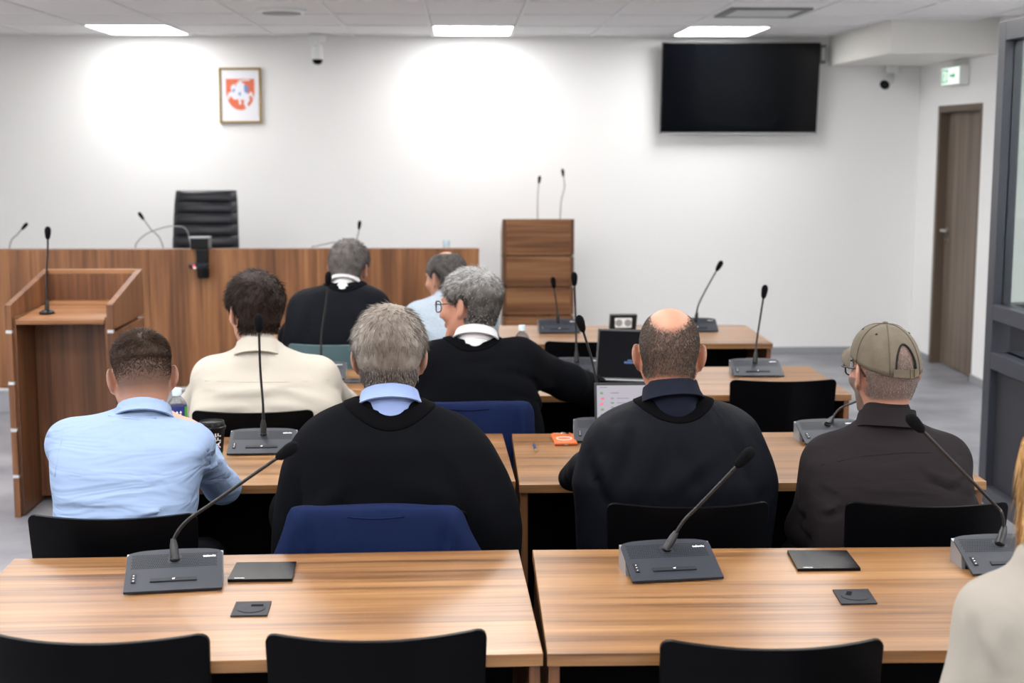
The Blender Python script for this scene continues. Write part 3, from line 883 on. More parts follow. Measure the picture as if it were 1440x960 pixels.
# conference camera clamped on the bench front
bcx, bcz = -1.695, 1.052
pc = tag(empty('bench_camera', (bcx, BY, bcz)), 'black conference camera clamped to the bench front below judge chair', 'camera')
MB().box(-0.055, 0.06, -0.05, 0.09, 0.006, 0.075, 0.006).build('clamp', 'black', pc)
MB().box(-0.062, 0.064, -0.055, 0.06, 0.0755, 0.084, 0.002).build('top_plate', 'silver', pc)
MB().box(-0.02, 0.055, -0.055, -0.001, -0.09, 0.0055, 0.006).build('arm', 'black', pc)
MB().lathe([(0.06, -0.018), (0.066, -0.01), (0.066, 0.008), (0.055, 0.014)], (0.0, -0.075, -0.095), 24).build('swivel_base', 'unit', pc, 'angle')
MB().lathe([(0.034, 0.0), (0.040, 0.01), (0.040, 0.06), (0.03, 0.07)], (0.028, -0.07, -0.178), 20).build('camera_head', 'black', pc, 'angle')
MB().box(-0.028, -0.010, -0.144, -0.139, -0.10, -0.088, 0.001).build('status_light', 'led', pc)
MB().box(-0.022, -0.004, -0.1442, -0.1392, -0.112, -0.1005, 0.001).build('badge', 'white_plastic', pc)

# ---------------------------------------------------------------- small things on the desks
def lid(pts, z, th, label):
    """flush monitor lid set in a desk top, corners in room metres"""
    c = np.mean(np.array(pts), axis=0)
    t = tag(empty('monitor_lid', (c[0], c[1], z)), label, 'monitor lid', 'closed monitor lids')
    q = [(p[0]-c[0], p[1]-c[1]) for p in pts]
    MB().prism(q, 0, th, 'xy').build('cover', 'lid_gloss', t)
    n = Vector((q[1][0]-q[0][0], q[1][1]-q[0][1], 0)).normalized()
    o = link('brand_lettering', brand_me, None, t)
    o.matrix_local = Matrix.Translation((q[0][0]+n.x*0.026, q[0][1]+0.008, th+0.0004)) @ Matrix.Rotation(math.atan2(n.y, n.x), 4, 'Z') @ Matrix.Scale(0.8, 4)
    for s in (0.45, 0.5, 0.55):
        MB().lathe([(0.0012, 0), (0.0012, 0.0004)], (q[0][0]*(1-s)+q[1][0]*s, q[0][1]+0.008, th), 6).build('dot', 'grey_plastic', t)
lid([(-0.542, 3.177), (-0.394, 3.177), (-0.4, 3.312), (-0.542, 3.311)], Z, 0.007, 'flat black monitor lid on the left front desk')
lid([(0.785, 3.213), (0.934, 3.213), (0.941, 3.361), (0.795, 3.366)], Z, 0.007, 'flat black monitor lid on the right front desk')
def grommet(pts, label, a):
    c = np.mean(np.array(pts), axis=0)
    t = tag(empty('cable_port', (c[0], c[1], Z)), label, 'cable port', 'square cable ports')
    MB().prism([(p[0]-c[0], p[1]-c[1]) for p in pts], 0, 0.003, 'xy').build('plate', 'unit_dark', t)
    MB().lathe([(0.031, 0.003), (0.031, 0.0042), (0.027, 0.0045), (0.001, 0.0045)], n=28).build('round_cover', 'unit_dark', t, 'angle')
    MB().box(-0.002, 0.024, 0.008, 0.020, 0.0044, 0.0052, 0.0003).xf(Matrix.Rotation(a, 4, 'Z')).build('slot', 'black_matt', t)
grommet([(-0.497, 2.934), (-0.419, 2.935), (-0.422, 3.03), (-0.499, 3.028)], 'square dark cable port with round cover, left front desk', 0)
grommet([(0.823, 2.967), (0.903, 2.969), (0.911, 3.069), (0.83, 3.067)], 'square dark cable port with round cover, right front desk', 1.2)
gd = tag(empty('round_grommet', (-0.462, 5.946, 0.74)), 'round dark cable grommet beside the microphone unit near grey haired man', 'cable port', 'round cable ports')
MB().lathe([(0.045, 0), (0.045, 0.003), (0.038, 0.007), (0.001, 0.008)], n=24).build('cover', 'unit_dark', gd, 'angle')
MB().box(-0.01, 0.02, -0.006, 0.006, 0.0078, 0.0092, 0.0005).build('slot', 'black_matt', gd)
gd = tag(empty('round_grommet', (0.875, 7.411, 0.74)), 'round dark cable grommet on the far desk before socket box', 'cable port', 'round cable ports')
MB().lathe([(0.045, 0), (0.045, 0.003), (0.038, 0.007), (0.001, 0.008)], n=24).build('cover', 'unit_dark', gd, 'angle')
MB().box(-0.01, 0.02, -0.006, 0.006, 0.0078, 0.0092, 0.0005).build('slot', 'black_matt', gd)
# popped up socket box
so = tag(empty('socket_box', (0.861, 7.555, 0.74)), 'black pop up socket box with white face on the far desk', 'socket box')
MB().prism([(-0.07, 0), (0.07, 0), (0.077, 0.082), (-0.066, 0.082)], 0, 0.06).build('housing', 'black', so)
MB().prism([(-0.042, 0.014), (0.046, 0.014), (0.048, 0.066), (-0.044, 0.066)], -0.002, 0.0).build('face_plate', 'white_plastic', so)
for x in (-0.022, 0.026):
    MB().lathe([(0.019, 0), (0.019, 0.0015), (0.016, 0.002), (0.001, 0.0012)], (x, -0.002, 0.040), 16, (0, -1, 0)).build('socket', 'silver', so, 'angle')

def bottle(loc, label, mark=True):
    t = tag(empty('water_bottle', loc), label, 'bottle', 'plastic water bottles')
    prof = [(0.029, 0.002), (0.031, 0.008), (0.031, 0.05), (0.0285, 0.056), (0.031, 0.062), (0.031, 0.118), (0.031, 0.148), (0.027, 0.160), (0.017, 0.172), (0.0125, 0.176), (0.0125, 0.186)]
    MB().lathe(prof, n=28).build('body', 'pet', t, 'angle')
    MB().lathe([(0.0316, 0.086), (0.0318, 0.088), (0.0318, 0.144), (0.0316, 0.146)], n=28, cap=False).build('label_band', 'label_blue', t, 'angle')
    lb = MB()
    n = 8
    for i in range(n):
        a0, a1 = R_(-34+i*6), R_(-34+(i+1)*6)
        lb.add([(0.0321*math.cos(a0), 0.0321*math.sin(a0), 0.087), (0.0321*math.cos(a1), 0.0321*math.sin(a1), 0.087), (0.0321*math.cos(a1), 0.0321*math.sin(a1), 0.145), (0.0321*math.cos(a0), 0.0321*math.sin(a0), 0.145)], [(0, 1, 2, 3)])
    lb.build('label_strip', 'label_green', t)
    if mark:
        # trident mark wrapped on the label, facing the camera side
        mk = MB()
        def W(u, v):
            a = R_(-82) + u/0.0323
            return (0.0323*math.cos(a), 0.0323*math.sin(a), 0.120+v)
        def ribbon(pts, w):
            P = np.array(pts, float)
            T = np.gradient(P, axis=0)
            T /= np.linalg.norm(T, axis=1)[:, None]
            Nn = np.stack([-T[:, 1], T[:, 0]], 1)*w/2
            vs = [W(*q) for q in np.concatenate([P+Nn, P-Nn])]
            k = len(P)
            mk.add(vs, [(i, i+1, k+i+1, k+i) for i in range(k-1)])
        ribbon([(0.012*math.cos(a), 0.004+0.016*math.sin(a)) for a in np.linspace(math.pi, 2*math.pi, 13)], 0.0038)
        ribbon([(0, -0.012), (0, -0.002), (0, 0.008)], 0.0036)
        for u in (-0.012, 0, 0.012):
            mk.add([W(u-0.0045, 0.006), W(u+0.0045, 0.006), W(u, 0.014)], [(0, 1, 2)])
        mk.build('label_mark', 'print', t)
    MB().lathe([(0.015, 0.180), (0.0155, 0.183), (0.0155, 0.200), (0.014, 0.203), (0.001, 0.2035)], n=20).build('cap', 'cap_blue', t, 'angle')
    return t
bottle((-0.935, 4.62, Z), 'water bottle with navy trident label beside the blue shirted man')
bottle((0.261, 6.2, Z), 'small water bottle behind the outstretched black sleeve')
bottle((-0.107, 9.75, WT+0.0005), 'water bottle top showing behind the judges bench', False).scale = (1.6, 1.6, 1.6)

cp = tag(empty('coffee_cup', (-0.789, 4.42, Z)), 'black paper coffee cup with black lid on the left desk', 'cup')
MB().lathe([(0.028, 0), (0.029, 0.004), (0.040, 0.112), (0.041, 0.114)], n=32).build('cup_body', 'cup', cp, 'angle')
MB().lathe([(0.0302, 0.012), (0.0325, 0.034)], n=32, cap=False).build('green_band', 'label_green', cp, 'angle')
ld = MB().lathe([(0.0425, 0.108), (0.0435, 0.112), (0.0435, 0.116), (0.040, 0.119), (0.038, 0.132), (0.036, 0.134), (0.034, 0.129), (0.001, 0.128)], n=32).build('lid', 'cup_lid', cp, 'angle')
# lettering runs up the side of the cup and follows the paper
tm_ = text_mesh('AFF', 0.030, True)
lt_ = MB()
vv = []
for v_ in tm_.vertices:
    s_, h_ = v_.co.y, v_.co.x
    z_ = 0.076 + h_
    r_ = 0.029 + (0.040-0.029)*z_/0.112 + 0.0006 + max(v_.co.z, 0)*0.5
    a_ = R_(-50) - s_/r_
    vv.append((r_*math.cos(a_), r_*math.sin(a_), z_))
lt_.add(vv, [list(p.vertices) for p in tm_.polygons])
lt_.build('lettering', 'print', cp)

# pen, phone in an orange case, laptops
pa, pb = Vector((0.235, 4.675, 0.745)), Vector((0.236, 4.498, 0.745))
pd = (pb-pa).normalized()
pn = tag(empty('pen', tuple((pa+pb)/2 - Vector((0, 0, 0.0005)))), 'blue ballpoint pen with gold tip on the right desk', 'pen')
MB().tube([-pd*0.06, -pd*0.055, pd*0.03], [0.003, 0.0042, 0.0046], 10).build('barrel', 'pen_blue', pn, 'angle')
MB().tube([pd*0.03, pd*0.042, pd*0.058, pd*0.064], [0.0045, 0.004, 0.002, 0.0008], 10).build('tip', 'gold', pn, 'angle')
MB().tube([-pd*0.055+Vector((0, 0, 0.004)), -pd*0.02+Vector((0, 0, 0.0055))], 0.0012, 6).build('clip', 'gold', pn)
pc0 = (0.34, 4.706, 0.74)
ph = tag(empty('phone', (pc0[0], pc0[1], Z), R_(2)), 'phone in a bright orange case beside the bald man', 'phone')
MB().box(-0.038, 0.038, -0.078, 0.078, 0, 0.011, 0.004).build('case', 'orange', ph)
MB().box(-0.0384, 0.0384, -0.0784, -0.0768, 0.001, 0.007, 0.0005).build('case_rim', 'orange_d', ph)
MB().box(-0.006, 0.006, -0.0795, -0.0782, 0.003, 0.006, 0.0004).build('port', 'silver', ph)
MB().box(-0.030, 0.030, 0.040, 0.074, 0.0108, 0.0135, 0.001).build('camera_island', 'orange', ph)
for x, y in ((-0.017, 0.057), (0.002, 0.064), (0.002, 0.049), (0.018, 0.057)):
    MB().lathe([(0.007, 0.0134), (0.007, 0.0155), (0.0055, 0.016), (0.001, 0.0155)], (x, y, 0), 14).build('camera_lens', 'steel' if x < 0.01 else 'screen_off', ph, 'angle')
ring = MB().lathe([(0.027, 0.0112), (0.027, 0.0122), (0.0235, 0.0122), (0.0235, 0.0112)], (0, -0.012, 0), 28, cap=False).build('charging_ring', 'white_plastic', ph, 'angle')

def laptop(loc, rz, w, d, tilt, label, lit):
    t = tag(empty('laptop', loc, rz), label, 'laptop')
    h = w/2
    MB().box(-h, h, -d, 0, 0, 0.014, 0.003).build('base', 'bezel' if not lit else 'grey_plastic', t)
    kb = MB()
    for r in range(5):
        for c in range(13):
            x = -h+0.02+(w-0.04)*(c+0.5)/13
            y = -0.03-0.019*r
            kb.box(x-0.009, x+0.009, y-0.008, y+0.008, 0.0142, 0.0155)
    k = kb.build('keyboard', 'black', t)
    k['kind'] = 'stuff'
    T = Matrix.Translation((0, 0.002, 0.012)) @ Matrix.Rotation(R_(-tilt), 4, 'X')
    ld = MB().box(-h, h, 0.0, 0.008, 0, d, 0.002, T).build('lid', 'bezel', t)
    MB().box(-h+0.008, h-0.008, -0.0008, 0.0005, 0.012, d-0.010, 0, T).build('screen', 'lap_screen' if lit else 'laptop_dark', t)
    MB().tube([(-h+0.04, 0.004, 0.012), (h-0.04, 0.004, 0.012)], 0.006, 8).build('hinge', 'silver', t)
    def ui(x0, x1, z0, z1, m, nm='screen_mark'):
        MB().box(-h+w*x0, -h+w*x1, -0.0016, -0.0009, d*z0, d*z1, 0, T).build(nm, m, t)
    if lit:
        for i, (m, dx) in enumerate((('ui_green', 0), ('ui_red', 0.01), ('ui_red', 0), ('ui_green', 0.005), ('ui_dark', 0))):
            ui(0.055+dx, 0.085+dx, 0.85-0.085*i-0.035, 0.85-0.085*i, m)
        ui(0.05, 0.13, 0.915, 0.93, 'ui_dark')
        ui(0.16, 0.24, 0.825, 0.845, 'ui_dark')
        ui(0.48, 0.51, 0.82, 0.85, 'ui_dark')
        ui(0.66, 0.70, 0.82, 0.86, 'ui_red')
        ui(0.72, 0.88, 0.84, 0.85, 'ui_dark')
        for i in range(6):
            z = 0.75-0.07*i
            ui(0.16, 0.19, z-0.012, z+0.012, 'ui_green' if i % 2 else 'ui_dark')
            ui(0.22, 0.22+0.12+0.05*((i*7) % 4), z-0.007, z+0.007, 'ui_dark')
    else:
        ui(0.36, 0.60, 0.33, 0.37, 'ui_blue')
        ui(0.40, 0.55, 0.38, 0.405, 'ui_blue')
        ui(0.46, 0.52, 0.425, 0.45, 'ui_blue')
    return t
laptop((0.60, 4.55, Z), R_(0), 0.335, 0.212, 16, 'laptop with a lit white screen in front of the bald man', True)
laptop((0.715, 5.84, Z), R_(-14), 0.335, 0.225, 24, 'open black laptop with dark screen reached by a gowned arm', False)

# ================================================================ PEOPLE
# Figures are modelled as blended solids (tapered limbs, skull, torso sections) and meshed as one surface.
def V(*a): return np.array(a, dtype=np.float64)

class Solid:
    def __init__(s):
        s.ops = []
    def limb(s, a, b, ra, rb, k=0.02, sub=False):
        a, b = V(*a), V(*b)
        r = max(ra, rb)
        s.ops.append(('limb', (a, b, ra, rb), k, np.minimum(a, b)-r, np.maximum(a, b)+r, sub)); return s
    def ball(s, c, r, R=None, k=0.02, sub=False):
        c, r = V(*c), V(*r)
        m = r.max()
        s.ops.append(('ball', (c, r, R), k, c-m, c+m, sub)); return s
    def loft(s, sec, k=0.05, n=2.5):
        """sections (z, cx, cy, half width, half depth) from top to bottom"""
        A = np.array(sorted(sec), float)
        zz = np.linspace(A[0, 0], A[-1, 0], 160)
        cols = [np.interp(zz, A[:, 0], A[:, i]) for i in range(1, 5)]
        ker = np.hanning(15); ker /= ker.sum()
        cols = [np.convolve(np.pad(c, 7, mode='edge'), ker, 'valid') for c in cols]
        lo = V((A[:, 1]-A[:, 3]).min(), (A[:, 2]-A[:, 4]).min(), A[0, 0])
        hi = V((A[:, 1]+A[:, 3]).max(), (A[:, 2]+A[:, 4]).max(), A[-1, 0])
        s.ops.append(('loft', (zz, cols, n), k, lo, hi, False)); return s
    @staticmethod
    def dist(kind, p, X, Y, Zz):
        if kind == 'limb':
            a, b, ra, rb = p
            ba = b-a
            L = max(ba @ ba, 1e-9)
            px, py, pz = X-a[0], Y-a[1], Zz-a[2]
            t = np.clip((px*ba[0]+py*ba[1]+pz*ba[2])/L, 0, 1)
            return np.sqrt((px-t*ba[0])**2+(py-t*ba[1])**2+(pz-t*ba[2])**2) - (ra+(rb-ra)*t)
        if kind == 'ball':
            c, r, R = p
            px, py, pz = X-c[0], Y-c[1], Zz-c[2]
            if R is not None:
                px, py, pz = (px*R[0, 0]+py*R[1, 0]+pz*R[2, 0], px*R[0, 1]+py*R[1, 1]+pz*R[2, 1], px*R[0, 2]+py*R[1, 2]+pz*R[2, 2])
            k0 = np.sqrt((px/r[0])**2+(py/r[1])**2+(pz/r[2])**2)
            k1 = np.sqrt((px/r[0]**2)**2+(py/r[1]**2)**2+(pz/r[2]**2)**2)
            return k0*(k0-1)/np.maximum(k1, 1e-6)
        zz, cols, n = p
        shp = np.broadcast(X, Y, Zz).shape
        zc = np.clip(Zz, zz[0], zz[-1])
        cx, cy, w, h = [np.interp(zc, zz, c) for c in cols]
        q = (np.abs((X-cx)/w)**n + np.abs((Y-cy)/h)**n)**(1/n)
        d = (q-1)*np.minimum(w, h)*0.9
        return np.broadcast_to(np.maximum(d, np.maximum(Zz-zz[-1], zz[0]-Zz)*0.9), shp)
    @staticmethod
    def smin(a, b, k):
        h = np.maximum(k-np.abs(a-b), 0)/k
        return np.minimum(a, b)-h*h*k*0.25
    def at(s, P):
        F = np.full(len(P), 0.3)
        for kind, p, k, lo, hi, sub in s.ops:
            d = s.dist(kind, p, P[:, 0], P[:, 1], P[:, 2])
            F = -s.smin(-F, d, k) if sub else s.smin(F, d, k)
        return F
    def mesh(s, step, fine=(), disp=None, zmin=None):
        """surface nets on a rectilinear grid; fine = [(lo, hi, step)] boxes get a closer grid"""
        lo = np.min([o[3] for o in s.ops if not o[5]], axis=0)-0.03
        hi = np.max([o[4] for o in s.ops if not o[5]], axis=0)+0.03
        ax = []
        for i in range(3):
            x, out = lo[i], []
            while x < hi[i]+step:
                out.append(x)
                st = step
                for a, b, f in fine:
                    if a[i]-step <= x <= b[i]:
                        st = min(st, f)
                x += st
            ax.append(np.array(out))
        xs, ys, zs = ax
        F = np.full((len(xs), len(ys), len(zs)), 0.3, np.float32)
        for kind, p, k, l, h, sub in s.ops:
            m = k+0.03
            sl = []
            for i in range(3):
                a = np.searchsorted(ax[i], l[i]-m); b = np.searchsorted(ax[i], h[i]+m)
                sl.append(slice(max(a-1, 0), min(b+1, len(ax[i]))))
            X = xs[sl[0]][:, None, None]; Y = ys[sl[1]][None, :, None]; Zz = zs[sl[2]][None, None, :]
            d = s.dist(kind, p, X, Y, Zz).astype(np.float32)
            sub_ = F[sl[0], sl[1], sl[2]]
            F[sl[0], sl[1], sl[2]] = -s.smin(-sub_, d, k) if sub else s.smin(sub_, d, k)
        if disp is not None:
            near = np.argwhere(np.abs(F) < 0.045)
            P = np.stack([xs[near[:, 0]], ys[near[:, 1]], zs[near[:, 2]]], 1)
            F[near[:, 0], near[:, 1], near[:, 2]] -= disp(P).astype(np.float32)
        return snet(F, xs, ys, zs)

def snet(F, xs, ys, zs):
    ng = F < 0
    s8 = sum(ng[a:ng.shape[0]-1+a, b:ng.shape[1]-1+b, c:ng.shape[2]-1+c].astype(np.int8) for a in (0, 1) for b in (0, 1) for c in (0, 1))
    act = (s8 > 0) & (s8 < 8)
    I = np.argwhere(act)
    vid = np.full(act.shape, -1, np.int32)
    vid[act] = np.arange(len(I))
    i, j, k = I.T
    acc = np.zeros((len(I), 3)); cnt = np.zeros(len(I))
    for axn in range(3):
        for u in (0, 1):
            for w in (0, 1):
                o0 = [0, 0, 0]
                oth = [q for q in range(3) if q != axn]
                o0[oth[0]], o0[oth[1]] = u, w
                o1 = list(o0); o1[axn] = 1
                f0 = F[i+o0[0], j+o0[1], k+o0[2]]; f1 = F[i+o1[0], j+o1[1], k+o1[2]]
                m = (f0 < 0) != (f1 < 0)
                t = np.where(m, f0/np.where(m, f0-f1, 1), 0)
                p0 = np.stack([xs[i+o0[0]], ys[j+o0[1]], zs[k+o0[2]]], 1)
                p1 = np.stack([xs[i+o1[0]], ys[j+o1[1]], zs[k+o1[2]]], 1)
                acc += np.where(m[:, None], p0+(p1-p0)*t[:, None], 0)
                cnt += m
    Vt = acc/cnt[:, None]
    Q = []
    for axn in range(3):
        a = np.moveaxis(ng, axn, 0)
        vv = np.moveaxis(vid, axn, 0)
        ch = a[:-1, 1:-1, 1:-1] != a[1:, 1:-1, 1:-1]
        p = np.argwhere(ch)
        if not len(p):
            continue
        x, y, z = p[:, 0], p[:, 1]+1, p[:, 2]+1
        q = np.stack([vv[x, y-1, z-1], vv[x, y, z-1], vv[x, y, z], vv[x, y-1, z]], 1)
        fl = a[x, y, z]
        if axn == 1:
            fl = ~fl
        q[~fl] = q[~fl][:, ::-1]
        Q.append(q)
    return Vt, np.concatenate(Q)

def relax(Vt, Q, it=2, f=0.5):
    E = np.concatenate([Q[:, [0, 1]], Q[:, [1, 2]], Q[:, [2, 3]], Q[:, [3, 0]]])
    n = len(Vt)
    deg = np.bincount(E[:, 0], minlength=n)+np.bincount(E[:, 1], minlength=n)
    for _ in range(it):
        S = np.stack([np.bincount(E[:, 0], Vt[E[:, 1], c], n)+np.bincount(E[:, 1], Vt[E[:, 0], c], n) for c in range(3)], 1)
        Vt = Vt*(1-f)+f*S/np.maximum(deg, 1)[:, None]
    return Vt

def fast_mesh(name, Vt, Q, attr=None):
    me = bpy.data.meshes.new(name)
    k = Q.shape[1]
    me.vertices.add(len(Vt)); me.vertices.foreach_set('co', np.ascontiguousarray(Vt, np.float32).ravel())
    me.loops.add(len(Q)*k); me.loops.foreach_set('vertex_index', np.ascontiguousarray(Q, np.int32).ravel())
    me.polygons.add(len(Q)); me.polygons.foreach_set('loop_start', np.arange(len(Q), dtype=np.int32)*k)
    me.update(calc_edges=True)
    if attr is not None:
        at = me.attributes.new('mix', 'FLOAT', 'POINT')
        at.data.foreach_set('value', np.ascontiguousarray(attr, np.float32))
    me.shade_smooth()
    return me

def sines(seed, n, lo, hi, stretch=(1, 1, 1)):
    r = np.random.default_rng(seed)
    K = r.normal(size=(n, 3)); K /= np.linalg.norm(K, axis=1)[:, None]
    K = K*r.uniform(lo, hi, (n, 1))*np.array(stretch)
    ph = r.uniform(0, 6.28, n)
    return lambda P: np.sin(P @ K.T + ph).mean(1)*math.sqrt(n)*0.8

def folds(lines, base=None, amp=0.0):
    """cloth folds: each (a, b, height, width) a soft ridge with a valley below it, plus gentle unevenness"""
    def f(P):
        d = base(P)*amp if base is not None else np.zeros(len(P))
        for a, b, h, w in lines:
            a, b = V(*a), V(*b)
            ba = b-a
            t = np.clip(((P-a) @ ba)/(ba @ ba), 0, 1)
            q = P-(a+t[:, None]*ba)
            e = np.linalg.norm(q, axis=1)
            fade = np.sin(np.pi*np.clip(t*0.9+0.05, 0, 1))**0.7
            up = q[:, 2]
            d = d+h*fade*(np.exp(-(e/w)**2) - 0.7*np.exp(-((e/w-1.6)/0.8)**2)*(up < 0))
        return d
    return f

def rotm(yaw, pitch, roll):
    return np.array((Matrix.Rotation(R_(yaw), 3, 'Z') @ Matrix.Rotation(R_(-pitch), 3, 'X') @ Matrix.Rotation(R_(roll), 3, 'Y')))

def skull(S, c, R, s, ears=True, beard=0.0, earflare=30):
    """head with face: cranium, brow, eye sockets, nose, lips, jaw, chin, ears"""
    T = lambda x, y, z: c + R @ (V(x, y, z)*s)
    S.ball(T(0, -0.014, 0.036), V(0.0765, 0.098, 0.087)*s, R, 0.02*s)
    S.ball(T(0, -0.045, 0.0), V(0.066, 0.058, 0.070)*s, R, 0.03*s)
    S.ball(T(0, 0.034, -0.015), V(0.063, 0.068, 0.088)*s, R, 0.03*s)
    for e in (-1, 1):
        S.limb(T(e*0.050, 0.004, -0.045), T(e*0.020, 0.074, -0.098), 0.020*s, 0.018*s, 0.03*s)
        S.ball(T(e*0.042, 0.070, -0.022), V(0.022, 0.02, 0.02)*s, R, 0.025*s)
    S.ball(T(0, 0.080, -0.102), V(0.024, 0.018, 0.018)*s, R, 0.02*s)
    S.ball(T(0, 0.085, 0.030), V(0.050, 0.016, 0.012)*s, R, 0.015*s)
    for e in (-1, 1):
        S.ball(T(e*0.031, 0.104, 0.010), V(0.016, 0.014, 0.012)*s, R, 0.012*s, True)
        S.ball(T(e*0.031, 0.083, 0.010), V(0.0125, 0.0125, 0.0125)*s, R, 0.004*s)
    S.limb(T(0, 0.096, 0.018), T(0, 0.118, -0.026), 0.008*s, 0.0125*s, 0.012*s)
    for e in (-1, 1):
        S.ball(T(e*0.012, 0.108, -0.030), V(0.008, 0.009, 0.007)*s, R, 0.008*s)
    S.ball(T(0, 0.097, -0.057), V(0.023, 0.010, 0.0055)*s, R, 0.006*s)
    S.ball(T(0, 0.096, -0.067), V(0.020, 0.010, 0.006)*s, R, 0.006*s)
    if ears:
        for e in (-1, 1):
            Q = R @ np.array(Matrix.Rotation(R_(e*earflare), 3, 'Z') @ Matrix.Rotation(R_(12), 3, 'X'))
            S.ball(T(e*0.085, -0.014, -0.004), V(0.0075, 0.0225, 0.034)*s, Q, 0.008*s)
            S.ball(T(e*0.080, 0.000, -0.030), V(0.007, 0.009, 0.012)*s, Q, 0.008*s)
            S.ball(T(e*0.094, -0.006, 0.002), V(0.006, 0.013, 0.022)*s, Q, 0.006*s, True)

def hand(S, wrist, dirn, palm, side, s=1.0, curl=0.5):
    """palm and five fingers; dirn = forearm direction, palm = palm normal, side = +1 thumb towards +cross"""
    d = V(*dirn); d /= np.linalg.norm(d)
    n = V(*palm); n -= d*(n @ d); n /= np.linalg.norm(n)
    x = np.cross(d, n)*side
    w = V(*wrist)
    S.limb(w-d*0.02, w+d*0.02, 0.026*s, 0.026*s, 0.02)
    for u in (-0.026, -0.009, 0.009, 0.026):
        S.limb(w+d*0.02+x*u*0.6, w+d*0.088*s+x*u*s, 0.017*s, 0.0125*s, 0.014)
    for u, L in ((-0.030, 0.060), (-0.010, 0.076), (0.010, 0.082), (0.029, 0.074)):
        u = -u
        p0 = w+d*0.086*s+x*u*s
        a1, a2 = curl*0.7, curl*1.7
        p1 = p0+(d*math.cos(a1)+n*math.sin(a1))*L*0.5*s
        p2 = p1+(d*math.cos(a2)+n*math.sin(a2))*L*0.5*s
        S.limb(p0, p1, 0.0092*s, 0.0085*s, 0.005)
        S.limb(p1, p2, 0.0085*s, 0.0070*s, 0.004)
    p0 = w+d*0.028*s+x*(-0.026)*s
    p1 = p0+(d*0.55-x*0.62+n*0.3)*0.045*s
    p2 = p1+(d*0.85-x*0.25+n*0.3)*0.034*s
    S.limb(p0, p1, 0.0135*s, 0.0105*s, 0.01)
    S.limb(p1, p2, 0.0105*s, 0.0080*s, 0.005)

def strand_mesh(name, Rt, D0, D1, L, wd, mixv):
    """tapered three-sided hairs: root, bend, tip"""
    n = len(Rt)
    t = np.cross(D0, V(0.31, 0.77, 0.55)); t /= np.linalg.norm(t, axis=1)[:, None]
    b = np.cross(D0, t)
    mid = Rt+D0*L[:, None]*0.5
    tip = mid+D1*L[:, None]*0.5
    vs = np.zeros((n, 7, 3))
    for q in range(3):
        a = 2*math.pi*q/3
        o = (t*math.cos(a)+b*math.sin(a))*wd[:, None]
        vs[:, q] = Rt-D0*0.002+o
        vs[:, 3+q] = mid+o*0.8
    vs[:, 6] = tip
    tr = np.array([(0, 1, 4), (0, 4, 3), (1, 2, 5), (1, 5, 4), (2, 0, 3), (2, 3, 5), (3, 4, 6), (4, 5, 6), (5, 3, 6)])
    Q = (np.arange(n)[:, None, None]*7+tr[None]).reshape(-1, 3)
    return fast_mesh(name, vs.reshape(-1, 3), Q, np.repeat(mixv, 7))

def hairline(q, style):
    """how much hair grows at head-local point q: 0 none .. 1 full (unit scale)"""
    x, y, z = q[:, 0], q[:, 1], q[:, 2]
    ss = lambda a, b, v: (lambda t: t*t*(3-2*t))(np.clip((v-a)/(b-a), 0, 1))
    front = style.get('front', 0.078)
    lo = np.where(y < -0.03, style.get('nape', -0.070), np.where(y < 0.03, style.get('nape', -0.070)+(y+0.03)/0.06*(0.020-style.get('nape', -0.070)), 0.020+(np.clip(y, 0.03, 0.09)-0.03)/0.06*(front-0.02)))
    m = ss(-0.008, 0.010, z-lo)
    ear = np.exp(-(((y+0.010)/0.030)**2+((z+0.006)/0.040)**2)**2)*(np.abs(x) > 0.05)
    m = m*(1-ear)
    if style.get('bald'):
        by, bz, br = style['bald']
        dd = np.sqrt((x/0.8)**2+(y-by)**2*0.55+(z-bz)**2)
        m = m*ss(br*0.75, br*1.25, dd)
    return m

SK = {}
def skin_mat(nm, c, hairc):
    return attr_mat('skin_'+nm, [(0.0, c), (0.5, tuple(c[i]*0.30+hairc[i]*0.70 for i in range(3))+(1,)), (1.0, tuple(c[i]*0.12+hairc[i]*0.88 for i in range(3))+(1,))], 0.5, sss=0.12, bump=(350, 0.06))

def collar(parent, ctr, rx, ry, R, h, fall, material, name='collar', open_front=0.35, gap=0.001):
    """shirt collar: stand inside, folded fall outside, open at the throat"""
    mb = MB()
    n = 40
    prof = [(-0.004, -0.01), (0.0, h), (0.003, h+0.003), (0.007, h+0.001), (0.012, h-fall*0.5), (0.012+gap+0.010, h-fall), (0.009+gap+0.009, h-fall-0.002), (0.008, h-fall*0.5), (0.003, h-0.006), (0.001, -0.01)]
    vs, fs = [], []
    k = len(prof)
    a0, a1 = math.pi/2+open_front, 2.5*math.pi-open_front
    for i in range(n+1):
        a = a0+(a1-a0)*i/n
        ca, sa = math.cos(a), math.sin(a)
        fr = max(0.0, sa)
        for dr, z in prof:
            p = V((rx+dr)*ca, (ry+dr)*sa, z - 0.035*fr*fr)
            vs.append(ctr+R @ p)
    for i in range(n):
        for j in range(k):
            fs.append((i*k+j, i*k+(j+1) % k, (i+1)*k+(j+1) % k, (i+1)*k+j))
    fs += [tuple(range(k)), tuple(n*k+j for j in range(k))]
    mb.add(vs, fs)
    return mb.build(name, material, parent, 'angle')

def neck_collar(x, h, fall, material, yaw=0.0):
    """collar set square to the neck"""
    a = x.na
    fx = V(math.cos(R_(yaw)), math.sin(R_(yaw)), 0)
    fx = fx-a*(fx @ a); fx /= np.linalg.norm(fx)
    Rm = np.stack([fx, np.cross(a, fx), a], 1)
    collar(x.garment, x.nk+a*0.016+V(0, 0.010, 0), 0.063*x.s+0.003, 0.068*x.s+0.003, Rm, h, fall, material)

